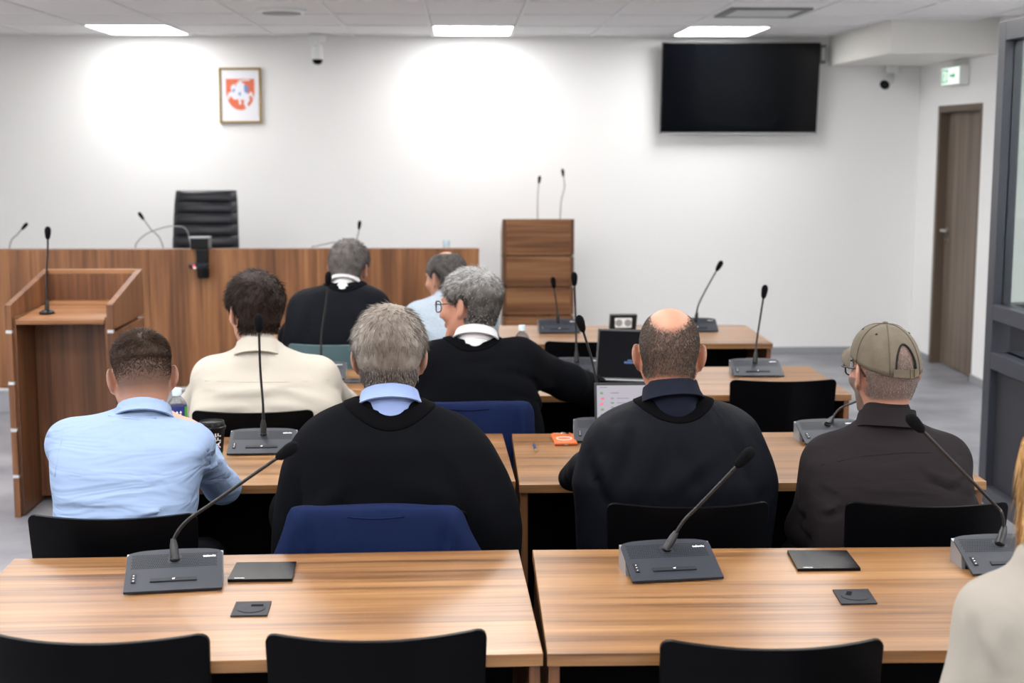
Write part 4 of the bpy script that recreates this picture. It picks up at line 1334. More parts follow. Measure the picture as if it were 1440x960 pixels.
def spectacles(parent, c, R, s, material, dx=0.0):
    T = lambda x, y, z: tuple(c+R @ (V(x, y, z)*s))
    for e in (-1, 1):
        loop = []
        for i in range(21):
            a = 2*math.pi*i/20
            ca, sa = math.cos(a), math.sin(a)
            loop.append(T(e*0.033+0.025*math.copysign(abs(ca)**0.7, ca), 0.116-0.010*abs(ca)*(1 if ca*e > 0 else 0), 0.006+0.020*math.copysign(abs(sa)**0.7, sa)))
        MB().tube(loop, 0.0022*s, 6, cap=False).build('rim', material, parent, True)
        MB().add(loop[:-1], [tuple(range(20))]).build('lens', 'lens', parent)
        MB().tube([T(e*0.060, 0.106, 0.014), T(e*0.077, 0.09, 0.014), T(e*0.081, 0.02, 0.014), T(e*0.081, -0.016, 0.018), T(e*0.078, -0.040, -0.004)], 0.0023*s, 6, 4).build('temple', material, parent, True)
    MB().tube([T(-0.009, 0.118, 0.010), T(0, 0.121, 0.013), T(0.009, 0.118, 0.010)], 0.002*s, 6).build('bridge', material, parent, True)

def seam(parent, bvh, pts, material, r=0.0016, name='seam', toward=(0, 1, 0)):
    """stitched line laid on the cloth: points are dropped on the surface along 'toward'"""
    out = []
    tw = Vector(toward).normalized()
    for p in pts:
        hit = bvh.ray_cast(Vector(p)-tw*0.6, tw)
        if hit[0] is not None:
            out.append(hit[0]-tw*r*0.1)
    if len(out) > 2:
        MB().tube(out, r, 5).build(name, material, parent, True)

def person(label, sp):
    """sp: everything in room metres; the body is one skin, clothes and hair are its children"""
    c, s = V(*sp['head']), sp.get('hs', 1.04)
    R = rotm(*sp['turn'])
    nk = V(*sp['neck'])
    sec = sp['torso']
    px, py = sp['pelvis']
    root_loc = V(px, py, 0)
    # ---- body
    B = Solid()
    skull(B, c, R, s, earflare=sp.get('earflare', 30))
    B.limb(c+R @ V(0, -0.026, -0.045)*s, nk+V(0, 0.020, -0.012), 0.056*s, 0.050*s, 0.03)
    B.limb(c+R @ V(0, 0.01, -0.07)*s, nk+V(0, 0.05, -0.02), 0.046*s, 0.046*s, 0.03)
    shL, shR = V(*sp['arms'][0][0]), V(*sp['arms'][1][0])
    bw = [(z, cx, cy+0.005, max(min(w-0.03, 0.17), 0.05), max(min(h-0.03, 0.10), 0.04)) for z, cx, cy, w, h in sec if z < nk[2]-0.06]
    B.loft(bw, 0.05)
    B.limb(nk+V(0, 0.03, -0.05), shL, 0.040, 0.040, 0.04).limb(nk+V(0, 0.03, -0.05), shR, 0.040, 0.040, 0.04)
    hands = []
    for q, (sh_, el, wr, hd, pn, sd) in enumerate(sp['arms']):
        B.limb(sh_, el, 0.047, 0.038, 0.03).limb(el, wr, 0.038, 0.025, 0.02)
        hand(B, wr, hd, pn, sd, sp.get('hand', 1.0), sp.get('curl', 0.5))
        hv = V(*hd)/np.linalg.norm(hd)
        e0 = V(*wr)-0.02; e1 = V(*wr)+hv*0.17
        hands.append((np.minimum(e0, e1)-0.05, np.maximum(e0, e1)+0.05, 0.007))
    zh = 0.53
    B.ball((px, py, zh), (0.155, 0.11, 0.10), None, 0.05)
    kn = sp.get('knees', [(px-0.12, py+0.42, 0.50), (px+0.12, py+0.42, 0.50)])
    an = []
    for q, K_ in enumerate(kn):
        e = -1 if q == 0 else 1
        ft = sp.get('feet', [None, None])[q] or (K_[0], K_[1]-0.04, 0.09)
        an.append(ft)
        B.limb((px+e*0.085, py, zh-0.01), K_, 0.072, 0.05, 0.04).limb(K_, ft, 0.048, 0.034, 0.02)
        B.limb(ft, (ft[0], ft[1]+0.13, 0.045), 0.032, 0.024, 0.02)
    hb = 0.15*s
    Vt, Q = B.mesh(0.014, [(c-V(hb, hb, 0.19*s), c+V(hb, hb, 0.16*s), 0.0048)]+hands)
    Vt = relax(Vt, Q, 1, 0.35)
    st = sp['hair']
    loc = ((Vt-c) @ R)/s
    g = np.zeros(len(Vt))
    inhead = np.linalg.norm(loc, axis=1) < 0.16
    g[inhead] = hairline(loc[inhead], st)*(st['stubf'](loc[inhead]) if 'stubf' in st else 1.0)
    if sp.get('beard'):
        lq = loc[inhead]
        bd = ((lq[:, 2] < -0.035+0.02*(np.abs(lq[:, 0]) > 0.05)) & (lq[:, 1] > 0.0) & (lq[:, 2] > -0.125)) * 1.0
        g[inhead] = np.maximum(g[inhead], bd*sp['beard'])
    me = fast_mesh('person', Vt-root_loc, Q, g)
    body = link('person', me, skin_mat(sp['name'], sp.get('skin', srgb(206, 152, 126)), sp.get('stubc', st['cols'][0])))
    body.location = root_loc
    tag(body, label, 'person')
    at0 = lambda o: o          # children are given in room metres and shifted below
    kids = []
    # ---- eyes
    for e in (-1, 1):
        p = c+R @ (V(e*0.031, 0.0865, 0.010)*s)
        kids.append(MB().lathe([(0.0112*s*math.cos(a), 0.0112*s*math.sin(a)) for a in np.linspace(-1.5, 1.5, 9)], p, 14, R @ V(0, 1, 0)).build('eye', 'eye', body, True))
        kids.append(MB().lathe([(0.0055*s, 0.0100*s), (0.004*s, 0.0112*s), (0.0005, 0.0117*s)], p, 12, R @ V(0, 1, 0)).build('iris', 'iris', body, True))
    # ---- hair: cap of locks and single hairs
    hh = Solid()
    skull(hh, c, R, s, ears=False)
    hh.limb(c+R @ V(0, -0.026, -0.045)*s, nk, 0.056*s, 0.060*s, 0.03)
    N = st.get('n', 5200)
    r2 = np.random.default_rng(sp.get('seed', 3))
    dv = r2.normal(size=(N*2, 3)); dv /= np.linalg.norm(dv, axis=1)[:, None]
    t = np.full(len(dv), 0.11*s)
    ctr = c+R @ (V(0, -0.01, 0.02)*s)
    dw = dv @ R.T
    for _ in range(14):
        f = hh.at(ctr+dw*t[:, None])
        t = np.clip(t-f*0.9, 0.03, 0.2)
    P = ctr+dw*t[:, None]
    lq = ((P-c) @ R)/s
    gm = hairline(lq, st)
    if 'keepf' in st:
        gm = gm*st['keepf'](lq)
    keep = (gm > r2.uniform(0.05, 0.95, len(gm))) & (np.abs(f) < 0.004)
    P, lq, gm = P[keep][:N], lq[keep][:N], gm[keep][:N]
    e = 0.003
    nrm = np.stack([hh.at(P+V(*(e*np.eye(3)[q])))-hh.at(P-V(*(e*np.eye(3)[q]))) for q in range(3)], 1)
    nrm /= np.linalg.norm(nrm, axis=1)[:, None]
    whorl = V(*st.get('whorl', (0.012, -0.075, 0.085)))
    fl = (lq-whorl)
    fl[:, 2] -= st.get('drop', 0.02)
    fl = fl @ R.T
    cl = sines(sp.get('seed', 3)+5, 5, 60, 140)
    fl += (R @ V(1, 0, 0))[None]*cl(lq)[:, None]*0.03*st.get('messy', 1.0)
    fl -= nrm*np.sum(fl*nrm, 1)[:, None]
    fl /= np.maximum(np.linalg.norm(fl, axis=1), 1e-6)[:, None]
    ln = st['len'](lq)*(0.75+0.4*r2.random(len(P)))*np.clip(gm*1.3, 0.25, 1)*s
    lift = st.get('lift', 0.45)
    jit = r2.normal(size=P.shape)*0.16*st.get('messy', 1.0)
    D0 = nrm*lift+fl*(1-lift)+jit; D0 /= np.linalg.norm(D0, axis=1)[:, None]
    D1 = nrm*lift*0.25+fl+jit*1.2+V(0, 0, -0.15)[None]; D1 /= np.linalg.norm(D1, axis=1)[:, None]
    mixv = np.clip(st['mix'](lq)+r2.normal(size=len(P))*st.get('spread', 0.2), 0, 1)
    hm = attr_mat('hair_'+sp['name'], [(0.0, st['cols'][0]), (0.5, st['cols'][1]), (1.0, st['cols'][2])], 0.6, spec=0.18)
    root_in = P+nrm*0.001
    hme = strand_mesh('hair', root_in-root_loc, D0, D1, ln, st.get('wd', 0.0011)*(0.45+0.55*np.clip(gm, 0, 1))*s, mixv)
    hair = link('hair', hme, hm, body)
    if st.get('cap', 0) > 0:
        th = st['cap']
        H2 = Solid(); skull(H2, c, R, s, ears=False)
        hl = lambda W: hairline(((W-c) @ R)/s, st)
        wv = sines(sp.get('seed', 3)+9, 8, 90, 220)
        lo, hi = c-0.15*s, c+0.15*s
        def cd(W):
            q = ((W-c) @ R)/s
            m_ = hl(W)*(st['capf'](q) if 'capf' in st else 1.0)
            return m_*np.minimum(th, st['len'](q)*0.55)*(1+0.12*wv(W)) - (1-m_)*0.012
        Vh, Qh = H2.mesh(0.006, disp=cd)
        lq2 = ((Vh-c) @ R)/s
        tex = sines(sp.get('seed', 3)+2, 10, 200, 600, (1, 1, 0.35))
        hm2 = fast_mesh('hair_mass', relax(Vh, Qh, 1)-root_loc, Qh, np.clip(st['mix'](lq2)*0.85-0.05+0.12*tex(Vh), 0, 1))
        link('hair_mass', hm2, hm, body)
    # ---- clothes
    hb_ = c+R @ V(0, -0.026, -0.045)*s
    na_ = (hb_-nk)/np.linalg.norm(hb_-nk)
    G = Solid()
    G.loft(sec, sp.get('ck', 0.05), sp.get('cn', 2.5))
    if sp.get('inner') is None:
        G.limb(nk+na_*0.030+V(0, 0.010, 0), nk-na_*0.03+V(0, 0.02, 0), 0.0655*s, 0.082*s, 0.03)
    else:
        I_ = Solid().limb(nk+na_*0.030+V(0, 0.010, 0), nk-na_*0.025+V(0, 0.016, 0), 0.0655*s, 0.078*s, 0.03)
        iv, iq = I_.mesh(0.008)
        link('shirt', fast_mesh('shirt', iv-root_loc, iq), sp['inner'], body)
    ru, rm, rw = sp.get('sleeve', (0.066, 0.056, 0.042))
    G.limb(nk+V(0, 0.0, -0.055), shL, 0.050, ru, 0.05).limb(nk+V(0, 0.0, -0.055), shR, 0.050, ru, 0.05)
    for sh_, el, wr, hd, pn, sd in sp['arms']:
        wr_ = V(*wr)-V(*hd)/np.linalg.norm(hd)*0.015
        G.limb(sh_, el, ru, rm, sp.get('ak', 0.045)).limb(el, wr_, rm, rw, 0.03)
    for o in sp.get('extra', []):
        G.limb(*o)
    gv, gq = G.mesh(sp.get('step', 0.008), disp=sp.get('folds'))
    gv = relax(gv, gq, 1, 0.4)
    gme = fast_mesh(sp['cloth'][0], gv-root_loc, gq)
    garment = link(sp['cloth'][0], gme, sp['cloth'][1], body)
    bvh = BVHTree.FromPolygons([tuple(v) for v in gv], [tuple(q) for q in gq])
    # ---- trousers and shoes
    Tr = Solid()
    Tr.ball((px, py, zh), (0.178, 0.135, 0.115), None, 0.05)
    for q, K_ in enumerate(kn):
        e = -1 if q == 0 else 1
        Tr.limb((px+e*0.085, py, zh-0.01), K_, 0.092, 0.068, 0.04).limb(K_, (an[q][0], an[q][1], 0.10), 0.066, 0.055, 0.02)
    tv_, tq_ = Tr.mesh(0.016)
    link('trousers', fast_mesh('trousers', relax(tv_, tq_, 1)-root_loc, tq_), sp.get('legs', 'denim'), body)
    for ft in an:
        Sh = Solid()
        Sh.limb((ft[0], ft[1]-0.02, 0.048), (ft[0], ft[1]+0.16, 0.038), 0.046, 0.036, 0.03)
        fv, fq = Sh.mesh(0.012)
        fv[:, 2] = np.maximum(fv[:, 2], 0.001)
        link('shoe', fast_mesh('shoe', fv-root_loc, fq), 'shoe', body)
    # helper space for extra parts in room metres
    class Ctx: pass
    x = Ctx(); x.na = na_
    x.body, x.garment, x.bvh, x.c, x.R, x.s, x.nk, x.loc = body, garment, bvh, c, R, s, nk, root_loc
    x.kids = kids
    return x

def settle(x, skip=()):
    """parts that were given in room metres move into the person's own space"""
    names = {'eye', 'iris', 'collar', 'gown_collar', 'gown_band', 'seam', 'rim', 'lens', 'temple', 'bridge', 'cap_dome', 'cap_brim', 'cap_button', 'cap_seam', 'cap_eyelet', 'cap_strap', 'cap_buckle', 'cap_edge', 'pleat'}
    for o in list(x.body.children_recursive):
        if o.name.split('.')[0] in names and not o.get('_set'):
            o.data.transform(Matrix.Translation(-Vector(x.loc)))
            o['_set'] = 1
    for o in x.body.children_recursive:
        if '_set' in o:
            del o['_set']

def drape_band(x, ctr, rin, rout, a0, a1, material, name='gown_collar', ysq=0.9, lift=0.004, n=44, sag=0.0):
    """flat cloth band lying round the neck on top of the garment"""
    vs, fs = [], []
    m = 5
    for i in range(n+1):
        a = a0+(a1-a0)*i/n
        for j in range(m+1):
            r = rin+(rout-rin)*j/m
            p = Vector((ctr[0]+r*math.cos(a), ctr[1]+ysq*r*math.sin(a), ctr[2]+0.4))
            hit = x.bvh.ray_cast(p, Vector((0, 0, -1)))
            z = hit[0].z if hit[0] is not None else ctr[2]
            vs.append((p.x, p.y, z+lift))
    arr = np.array(vs).reshape(n+1, m+1, 3)
    for _ in range(3):
        arr[1:-1, :, 2] = 0.25*arr[:-2, :, 2]+0.5*arr[1:-1, :, 2]+0.25*arr[2:, :, 2]
    vs = [tuple(q) for q in arr.reshape(-1, 3)]
    A = len(vs)
    vs += [(q[0], q[1], q[2]-0.006) for q in vs]
    w = m+1
    for i in range(n):
        for j in range(m):
            a = i*w+j
            fs.append((a, a+1, a+w+1, a+w)); fs.append((A+a, A+a+w, A+a+w+1, A+a+1))
        fs.append((i*w, (i+1)*w, A+(i+1)*w, A+i*w)); fs.append((i*w+m, A+i*w+m, A+(i+1)*w+m, (i+1)*w+m))
    for j in range(m):
        fs.append((j, A+j, A+j+1, j+1)); e = n*w+j
        fs.append((e, e+1, A+e+1, A+e))
    return MB().add(vs, fs).build(name, material, x.body, True)

hair_brown = (srgb(34, 24, 18), srgb(58, 42, 32), srgb(92, 72, 58))
hair_grey = (srgb(78, 67, 58), srgb(132, 123, 114), srgb(190, 187, 184))
hair_salt = (srgb(38, 35, 33), srgb(112, 109, 106), srgb(196, 196, 196))
const = lambda v: (lambda q: np.full(len(q), v))
ramp = lambda a, b, v: np.clip((v-a)/(b-a), 0, 1)

# ---- man in the light blue shirt
sp = dict(name='blue_shirt_man', head=(-0.896, 3.95, 1.09), turn=(20, 16, 0), hs=1.0, neck=(-0.877, 3.86, 0.972), pelvis=(-0.90, 3.74), seed=11,
    torso=[(1.014, -0.896, 3.86, 0.054, 0.045), (1.002, -0.914, 3.85, 0.096, 0.06), (0.988, -0.918, 3.84, 0.144, 0.075), (0.97, -0.912, 3.83, 0.182, 0.09), (0.95, -0.903, 3.81, 0.204, 0.105), (0.924, -0.898, 3.79, 0.211, 0.115), (0.872, -0.898, 3.76, 0.202, 0.125), (0.821, -0.899, 3.73, 0.19, 0.13), (0.76, -0.898, 3.71, 0.183, 0.135), (0.46, -0.898, 3.71, 0.18, 0.135)],
    arms=[((-1.06, 3.84, 0.926), (-1.115, 4.02, 0.772), (-1.065, 4.33, 0.774), (0.5, 1, 0.1), (0, 0, -1), 1),
          ((-0.755, 3.85, 0.906), (-0.699, 4.06, 0.75), (-0.821, 4.26, 0.876), (-0.95, 0.25, 0.30), (0.1, 0.6, -0.7), -1)],
    sleeve=(0.056, 0.047, 0.031), cloth=('shirt', 'blue_shirt'), step=0.0055, curl=0.35,
    skin=srgb(184, 136, 113), stubc=srgb(52, 40, 34),
    hair=dict(cols=hair_brown, len=lambda q: 0.003+0.024*ramp(0.035, 0.09, q[:, 2]), mix=lambda q: 0.35+0.25*ramp(0.10, 0.0, q[:, 2]), spread=0.2, n=9500, cap=0.007,
              nape=-0.058, stubf=lambda q: 0.15+0.85*ramp(-0.055, 0.012, q[:, 2]), keepf=lambda q: ramp(-0.025, 0.030, q[:, 2]), capf=lambda q: ramp(0.015, 0.05, q[:, 2]), lift=0.55, wd=0.0010))
F_ = lambda a, b, h, w: (a, b, h, w)
sp['folds'] = folds([
    F_((-1.045, 3.61, 0.856), (-0.916, 3.6, 0.85), 0.010, 0.008), F_((-0.956, 3.62, 0.896), (-0.916, 3.6, 0.853), 0.005, 0.008),
    F_((-0.83, 3.63, 0.911), (-0.687, 3.66, 0.871), 0.010, 0.008), F_((-0.799, 3.6, 0.834), (-0.697, 3.64, 0.842), 0.009, 0.008),
    F_((-0.786, 3.64, 0.937), (-0.684, 3.68, 0.904), 0.009, 0.008), F_((-1.047, 3.66, 0.934), (-0.955, 3.62, 0.924), 0.007, 0.008),
    F_((-0.944, 3.66, 0.986), (-0.815, 3.7, 1.0), 0.010, 0.012), F_((-0.912, 3.68, 0.993), (-0.75, 3.7, 0.977), 0.009, 0.010),
    F_((-1.044, 3.6, 0.813), (-0.84, 3.575, 0.81), 0.007, 0.008), F_((-0.858, 3.575, 0.792), (-0.704, 3.62, 0.805), 0.007, 0.008),
    F_((-0.697, 3.8, 0.861), (-0.654, 3.95, 0.846), 0.010, 0.009), F_((-0.708, 3.8, 0.832), (-0.651, 3.98, 0.786), 0.010, 0.009)],
    sines(4, 10, 14, 45, (1, 1, 2.2)), 0.0022)
x = person('man with faded brown hair in a light blue shirt, back turned', sp)
neck_collar(x, 0.032, 0.040, 'blue_shirt', 0)
seam(x.garment, x.bvh, [(xx, 3.7, zz) for xx, zz in [(-1.044, 1.006), (-1.003, 1.009), (-0.957, 1.009), (-0.911, 1.005), (-0.875, 1.002), (-0.829, 1.002), (-0.782, 1.004), (-0.736, 1.003), (-0.7, 0.997)]], 'blue_shirt', 0.0018)
for pts in ([(-0.676, 0.98), (-0.679, 0.946), (-0.684, 0.908), (-0.689, 0.874), (-0.693, 0.843)], [(-1.07, 0.983), (-1.068, 0.949), (-1.066, 0.911), (-1.068, 0.873)]):
    seam(x.garment, x.bvh, [(xx, 3.7, zz) for xx, zz in pts], 'blue_shirt', 0.0018)
settle(x)

# ---- grey haired man in black gown with velvet collar
sp = dict(name='grey_gown_man', head=(-0.198, 3.82, 1.16), turn=(0, 14, 0), hs=1.06, neck=(-0.195, 3.735, 1.033), pelvis=(-0.20, 3.74), seed=12,
    torso=[(1.068, -0.194, 3.75, 0.084, 0.05), (1.055, -0.201, 3.75, 0.119, 0.065), (1.036, -0.199, 3.74, 0.151, 0.08), (1.005, -0.197, 3.73, 0.194, 0.095), (0.955, -0.196, 3.71, 0.254, 0.115), (0.881, -0.196, 3.7, 0.297, 0.13), (0.805, -0.192, 3.69, 0.324, 0.14), (0.728, -0.19, 3.69, 0.336, 0.14), (0.657, -0.19, 3.7, 0.336, 0.14), (0.46, -0.19, 3.7, 0.33, 0.14)],
    arms=[((-0.332, 3.77, 0.916), (-0.452, 3.9, 0.713), (-0.396, 4.28, 0.72), (0.3, 1, 0), (0, 0, -1), 1),
          ((-0.057, 3.77, 0.914), (0.048, 3.9, 0.709), (-0.047, 4.28, 0.717), (-0.3, 1, 0), (0, 0, -1), -1)],
    sleeve=(0.075, 0.085, 0.085), cloth=('gown', 'robe'), inner='blue_collar', step=0.009, ck=0.07, ak=0.09, skin=srgb(176, 124, 102), stubc=srgb(130, 118, 108),
    hair=dict(cols=hair_grey, len=lambda q: 0.022+0.022*ramp(0.0, 0.06, q[:, 2])-0.010*ramp(-0.03, -0.06, q[:, 2]), mix=lambda q: 0.40+0.28*ramp(0.02, 0.07, np.abs(q[:, 0]))-0.12*ramp(0.0, -0.06, q[:, 2]), spread=0.2, n=14000, cap=0.017, nape=-0.076, lift=0.30, messy=1.0, wd=0.0011, drop=0.05, whorl=(0.01, -0.055, 0.105)))
sp['folds'] = folds([
    F_((-0.458, 3.58, 0.91), (-0.413, 3.55, 0.731), 0.018, 0.025), F_((-0.331, 3.57, 0.856), (-0.422, 3.55, 0.712), 0.016, 0.026),
    F_((-0.021, 3.6, 0.94), (0.088, 3.56, 0.723), 0.008, 0.03), F_((-0.167, 3.56, 0.875), (-0.003, 3.57, 0.834), 0.005, 0.03)],
    sines(5, 9, 8, 26, (1, 1, 0.7)), 0.007)
x = person('grey haired man in a black gown with blue shirt collar', sp)
neck_collar(x, 0.030, 0.040, 'blue_collar', 0)
drape_band(x, V(*(-0.196, 3.745, 1.035)), 0.085, 0.122, R_(165), R_(375), 'velvet', ysq=0.92)
settle(x)

# ---- bald man in black gown
sp = dict(name='bald_gown_man', head=(0.579, 3.93, 1.147), turn=(-8, 18, 0), hs=1.06, neck=(0.579, 3.85, 1.022), pelvis=(0.585, 3.82), seed=13, earflare=30,
    torso=[(1.05, 0.584, 3.87, 0.062, 0.05), (1.032, 0.585, 3.87, 0.106, 0.065), (1.008, 0.587, 3.86, 0.164, 0.08), (0.982, 0.582, 3.84, 0.221, 0.095), (0.94, 0.577, 3.83, 0.245, 0.11), (0.876, 0.578, 3.82, 0.267, 0.12), (0.818, 0.578, 3.81, 0.282, 0.125), (0.758, 0.581, 3.81, 0.277, 0.125), (0.46, 0.581, 3.81, 0.26, 0.125)],
    arms=[((0.457, 3.88, 0.926), (0.399, 4.02, 0.79), (0.492, 4.4, 0.758), (0.3, 1, 0.05), (0, 0, -1), 1),
          ((0.717, 3.88, 0.924), (0.824, 4.02, 0.787), (0.821, 4.4, 0.755), (-0.3, 1, 0.05), (0, 0, -1), -1)],
    extra=[((0.345, 3.95, 0.818), (0.31, 4.02, 0.776), 0.05, 0.035, 0.04)],
    sleeve=(0.060, 0.070, 0.07), cloth=('gown', 'robe_silk'), inner='navy_shirt', step=0.0085, ck=0.06, ak=0.06, skin=srgb(186, 130, 106), stubc=srgb(66, 56, 50),
    hair=dict(cols=(srgb(50, 42, 37), srgb(88, 78, 70), srgb(130, 122, 114)), len=const(0.0045), mix=const(0.5), spread=0.25, n=11000, cap=0, nape=-0.070, lift=0.4, wd=0.0007, bald=(-0.060, 0.100, 0.068), stubf=lambda q: 0.35+0.35*ramp(-0.07, -0.02, q[:, 2])))
sp['folds'] = folds([
    F_((0.439, 3.76, 0.999), (0.377, 3.7, 0.817), 0.009, 0.022), F_((0.533, 3.74, 0.982), (0.472, 3.7, 0.816), 0.006, 0.022),
    F_((0.599, 3.73, 0.964), (0.664, 3.7, 0.815), 0.007, 0.022), F_((0.748, 3.76, 0.977), (0.802, 3.72, 0.828), 0.008, 0.022),
    F_((0.361, 3.74, 0.906), (0.415, 3.7, 0.788), 0.007, 0.02), F_((0.664, 3.71, 0.91), (0.547, 3.69, 0.818), 0.006, 0.02),
    F_((0.47, 3.78, 1.024), (0.674, 3.78, 1.017), 0.005, 0.014)], sines(6, 9, 10, 34, (1, 1, 0.6)), 0.0035)
x = person('bald crowned man in a black gown facing a laptop', sp)
neck_collar(x, 0.034, 0.045, 'navy_shirt', 0)
drape_band(x, V(*(0.583, 3.865, 1.033)), 0.080, 0.112, R_(170), R_(370), 'velvet', ysq=0.95)
settle(x)

# ---- man in the olive cap
sp = dict(name='cap_man', head=(1.174, 3.88, 1.103), turn=(13, 4, 0), hs=1.03, neck=(1.173, 3.83, 0.96), pelvis=(1.21, 3.78), seed=14,
    torso=[(0.982, 1.185, 3.84, 0.064, 0.05), (0.966, 1.18, 3.84, 0.093, 0.07), (0.944, 1.178, 3.83, 0.137, 0.085), (0.918, 1.174, 3.82, 0.183, 0.1), (0.876, 1.17, 3.8, 0.222, 0.115), (0.816, 1.168, 3.78, 0.234, 0.125), (0.742, 1.168, 3.76, 0.234, 0.13), (0.678, 1.168, 3.75, 0.222, 0.13), (0.46, 1.168, 3.75, 0.18, 0.13)],
    arms=[((1.025, 3.84, 0.866), (0.962, 3.86, 0.666), (1.063, 4.12, 0.619), (0.2, 1, 0.1), (0, 0, -1), 1),
          ((1.338, 3.84, 0.864), (1.417, 3.92, 0.695), (1.487, 4.2, 0.683), (-0.3, 1, 0.0), (0, 0, -1), -1)],
    knees=[(1.02, 4.12, 0.50), (1.33, 4.2, 0.50)],
    sleeve=(0.056, 0.052, 0.043), cloth=('shirt', 'brown_shirt'), step=0.007, skin=srgb(184, 134, 113), stubc=srgb(92, 84, 80), beard=0.95,
    hair=dict(cols=(srgb(104, 94, 88), srgb(138, 128, 122), srgb(172, 165, 160)), len=const(0.0035), mix=const(0.5), spread=0.25, n=6000, cap=0, keepf=lambda q: np.maximum(q[:, 2] < 0.012, (q[:, 1] < -0.06)*(np.abs(q[:, 0]) < 0.034)*(q[:, 2] < 0.075))*1.0, nape=-0.066, lift=0.4, wd=0.0007, stubf=const(0.5)))
sp['folds'] = folds([
    F_((0.932, 3.7, 0.832), (0.997, 3.65, 0.805), 0.006, 0.013), F_((0.949, 3.68, 0.759), (1.014, 3.64, 0.784), 0.005, 0.013),
    F_((1.032, 3.64, 0.826), (1.219, 3.63, 0.808), 0.004, 0.016), F_((1.226, 3.66, 0.878), (1.366, 3.72, 0.804), 0.006, 0.015),
    F_((1.264, 3.65, 0.822), (1.373, 3.72, 0.863), 0.004, 0.013), F_((0.916, 3.78, 0.692), (0.971, 3.76, 0.673), 0.006, 0.012),
    F_((0.917, 3.79, 0.74), (0.972, 3.77, 0.731), 0.005, 0.012)], sines(8, 9, 12, 40), 0.002)
x = person('man in an olive baseball cap, glasses and dark brown shirt', sp)
neck_collar(x, 0.030, 0.048, 'brown_shirt', 36)
seam(x.garment, x.bvh, [(xx, 3.7, zz) for xx, zz in [(0.931, 0.863), (0.969, 0.875), (1.017, 0.89), (1.074, 0.903), (1.132, 0.908), (1.19, 0.912), (1.248, 0.911), (1.306, 0.907), (1.355, 0.897)]], 'brown_shirt', 0.0016)
spectacles(x.body, x.c, x.R, x.s, 'frame_black')
# baseball cap
Tc = lambda p: x.c + x.R @ (np.asarray(p, float)*x.s)
def dome(a, t, off=0.0):
    """a: angle about the head, 0 = front; t: 0 rim .. 1 crown"""
    rx, ry, rz = 0.0880+off, 0.112+off, 0.106+off
    el = t*math.pi/2
    ce = math.cos(el)**0.85
    return V(rx*math.sin(a)*ce, -0.012+ry*math.cos(a)*ce, 0.020+(rz+0.008)*math.sin(el) + (0.020+0.024*math.cos(a))*(1-t)**1.5 - 0.018*(1-t)*(0.5-0.5*math.cos(a)))
def arch(a):
    q = (abs(((a+math.pi) % (2*math.pi))-math.pi) - math.pi)   # 0 at the back
    return max(0.0, 0.46*math.sqrt(max(0.0, 1-(q/0.36)**2)))
na, ntt = 72, 14
vs, fs = [], []
for L_ in (0.0, -0.003):
    for i in range(na):
        a = 2*math.pi*i/na
        t0 = arch(a)
        for j in range(ntt+1):
            vs.append(Tc(dome(a, t0+(1-t0)*(j/ntt)*0.985, L_)))
W_ = ntt+1
A_ = na*W_
for i in range(na):
    i2 = (i+1) % na
    for j in range(ntt):
        fs.append((i*W_+j, i2*W_+j, i2*W_+j+1, i*W_+j+1))
        fs.append((A_+i*W_+j, A_+i*W_+j+1, A_+i2*W_+j+1, A_+i2*W_+j))
    fs.append((i*W_, A_+i*W_, A_+i2*W_, i2*W_))
fs.append(tuple(i*W_+ntt for i in range(na)))
MB().add(vs, fs).build('cap_dome', 'cap', x.body, True)
# brim
vs, fs = [], []
nb, mb_ = 20, 8
for L_ in (0.0, -0.004):
    for i in range(nb+1):
        a = R_(-68+136*i/nb)
        p = dome(a, 0.0)
        for j in range(mb_+1):
            u = j/mb_
            ext = 0.080*max(0.0, math.cos(a*1.28))**0.55
            vs.append(Tc(V(p[0]*(1-0.04*u), p[1]+ext*u, p[2]-0.012*u*u+0.003-0.024*(p[0]/0.085)**2*u+L_)))
W_ = mb_+1; A_ = (nb+1)*W_
for i in range(nb):
    for j in range(mb_):
        q = i*W_+j
        fs.append((q, q+W_, q+W_+1, q+1)); fs.append((A_+q, A_+q+1, A_+q+W_+1, A_+q+W_))
    fs.append((i*W_+mb_, (i+1)*W_+mb_, A_+(i+1)*W_+mb_, A_+i*W_+mb_))
    fs.append((i*W_, A_+i*W_, A_+(i+1)*W_, (i+1)*W_))
MB().add(vs, fs).build('cap_brim', 'cap', x.body, True)
MB().lathe([(0.009, -0.002), (0.009, 0.002), (0.006, 0.005), (0.001, 0.006)], Tc(dome(0, 0.985)), 14, x.R @ V(0, 0, 1)).build('cap_button', 'cap_seam', x.body, 'angle')
for k in range(6):
    a = R_(30+60*k)
    MB().tube([tuple(Tc(dome(a, t, 0.0006))) for t in np.linspace(max(arch(a), 0.0)+0.01, 0.96, 12)], 0.0016, 5).build('cap_seam', 'cap_seam', x.body, True)
    a2 = a+R_(30)
    if k != 2:
        MB().lathe([(0.0034, -0.0005), (0.0034, 0.0014), (0.0016, 0.0016), (0.0014, 0.0002)], Tc(dome(a2, 0.60, 0.0004)), 10, x.R @ (dome(a2, 0.60, 0.01)-dome(a2, 0.60))).build('cap_eyelet', 'cap_lining', x.body, True)
MB().tube([tuple(Tc(dome(math.pi+q, arch(math.pi+q), 0.0))) for q in np.linspace(-0.36, 0.36, 25)], 0.0030, 6).build('cap_edge', 'cap_lining', x.body, True)
vs, fs = [], []
for i in range(13):
    a = math.pi-0.42+0.84*i/12
    p = dome(a, 0.0, 0.001)
    q = dome(a, 0.0, 0.0035)
    up_ = V(0, 0, 0.020)
    vs += [Tc(p), Tc(q), Tc(q+up_), Tc(p+up_)]
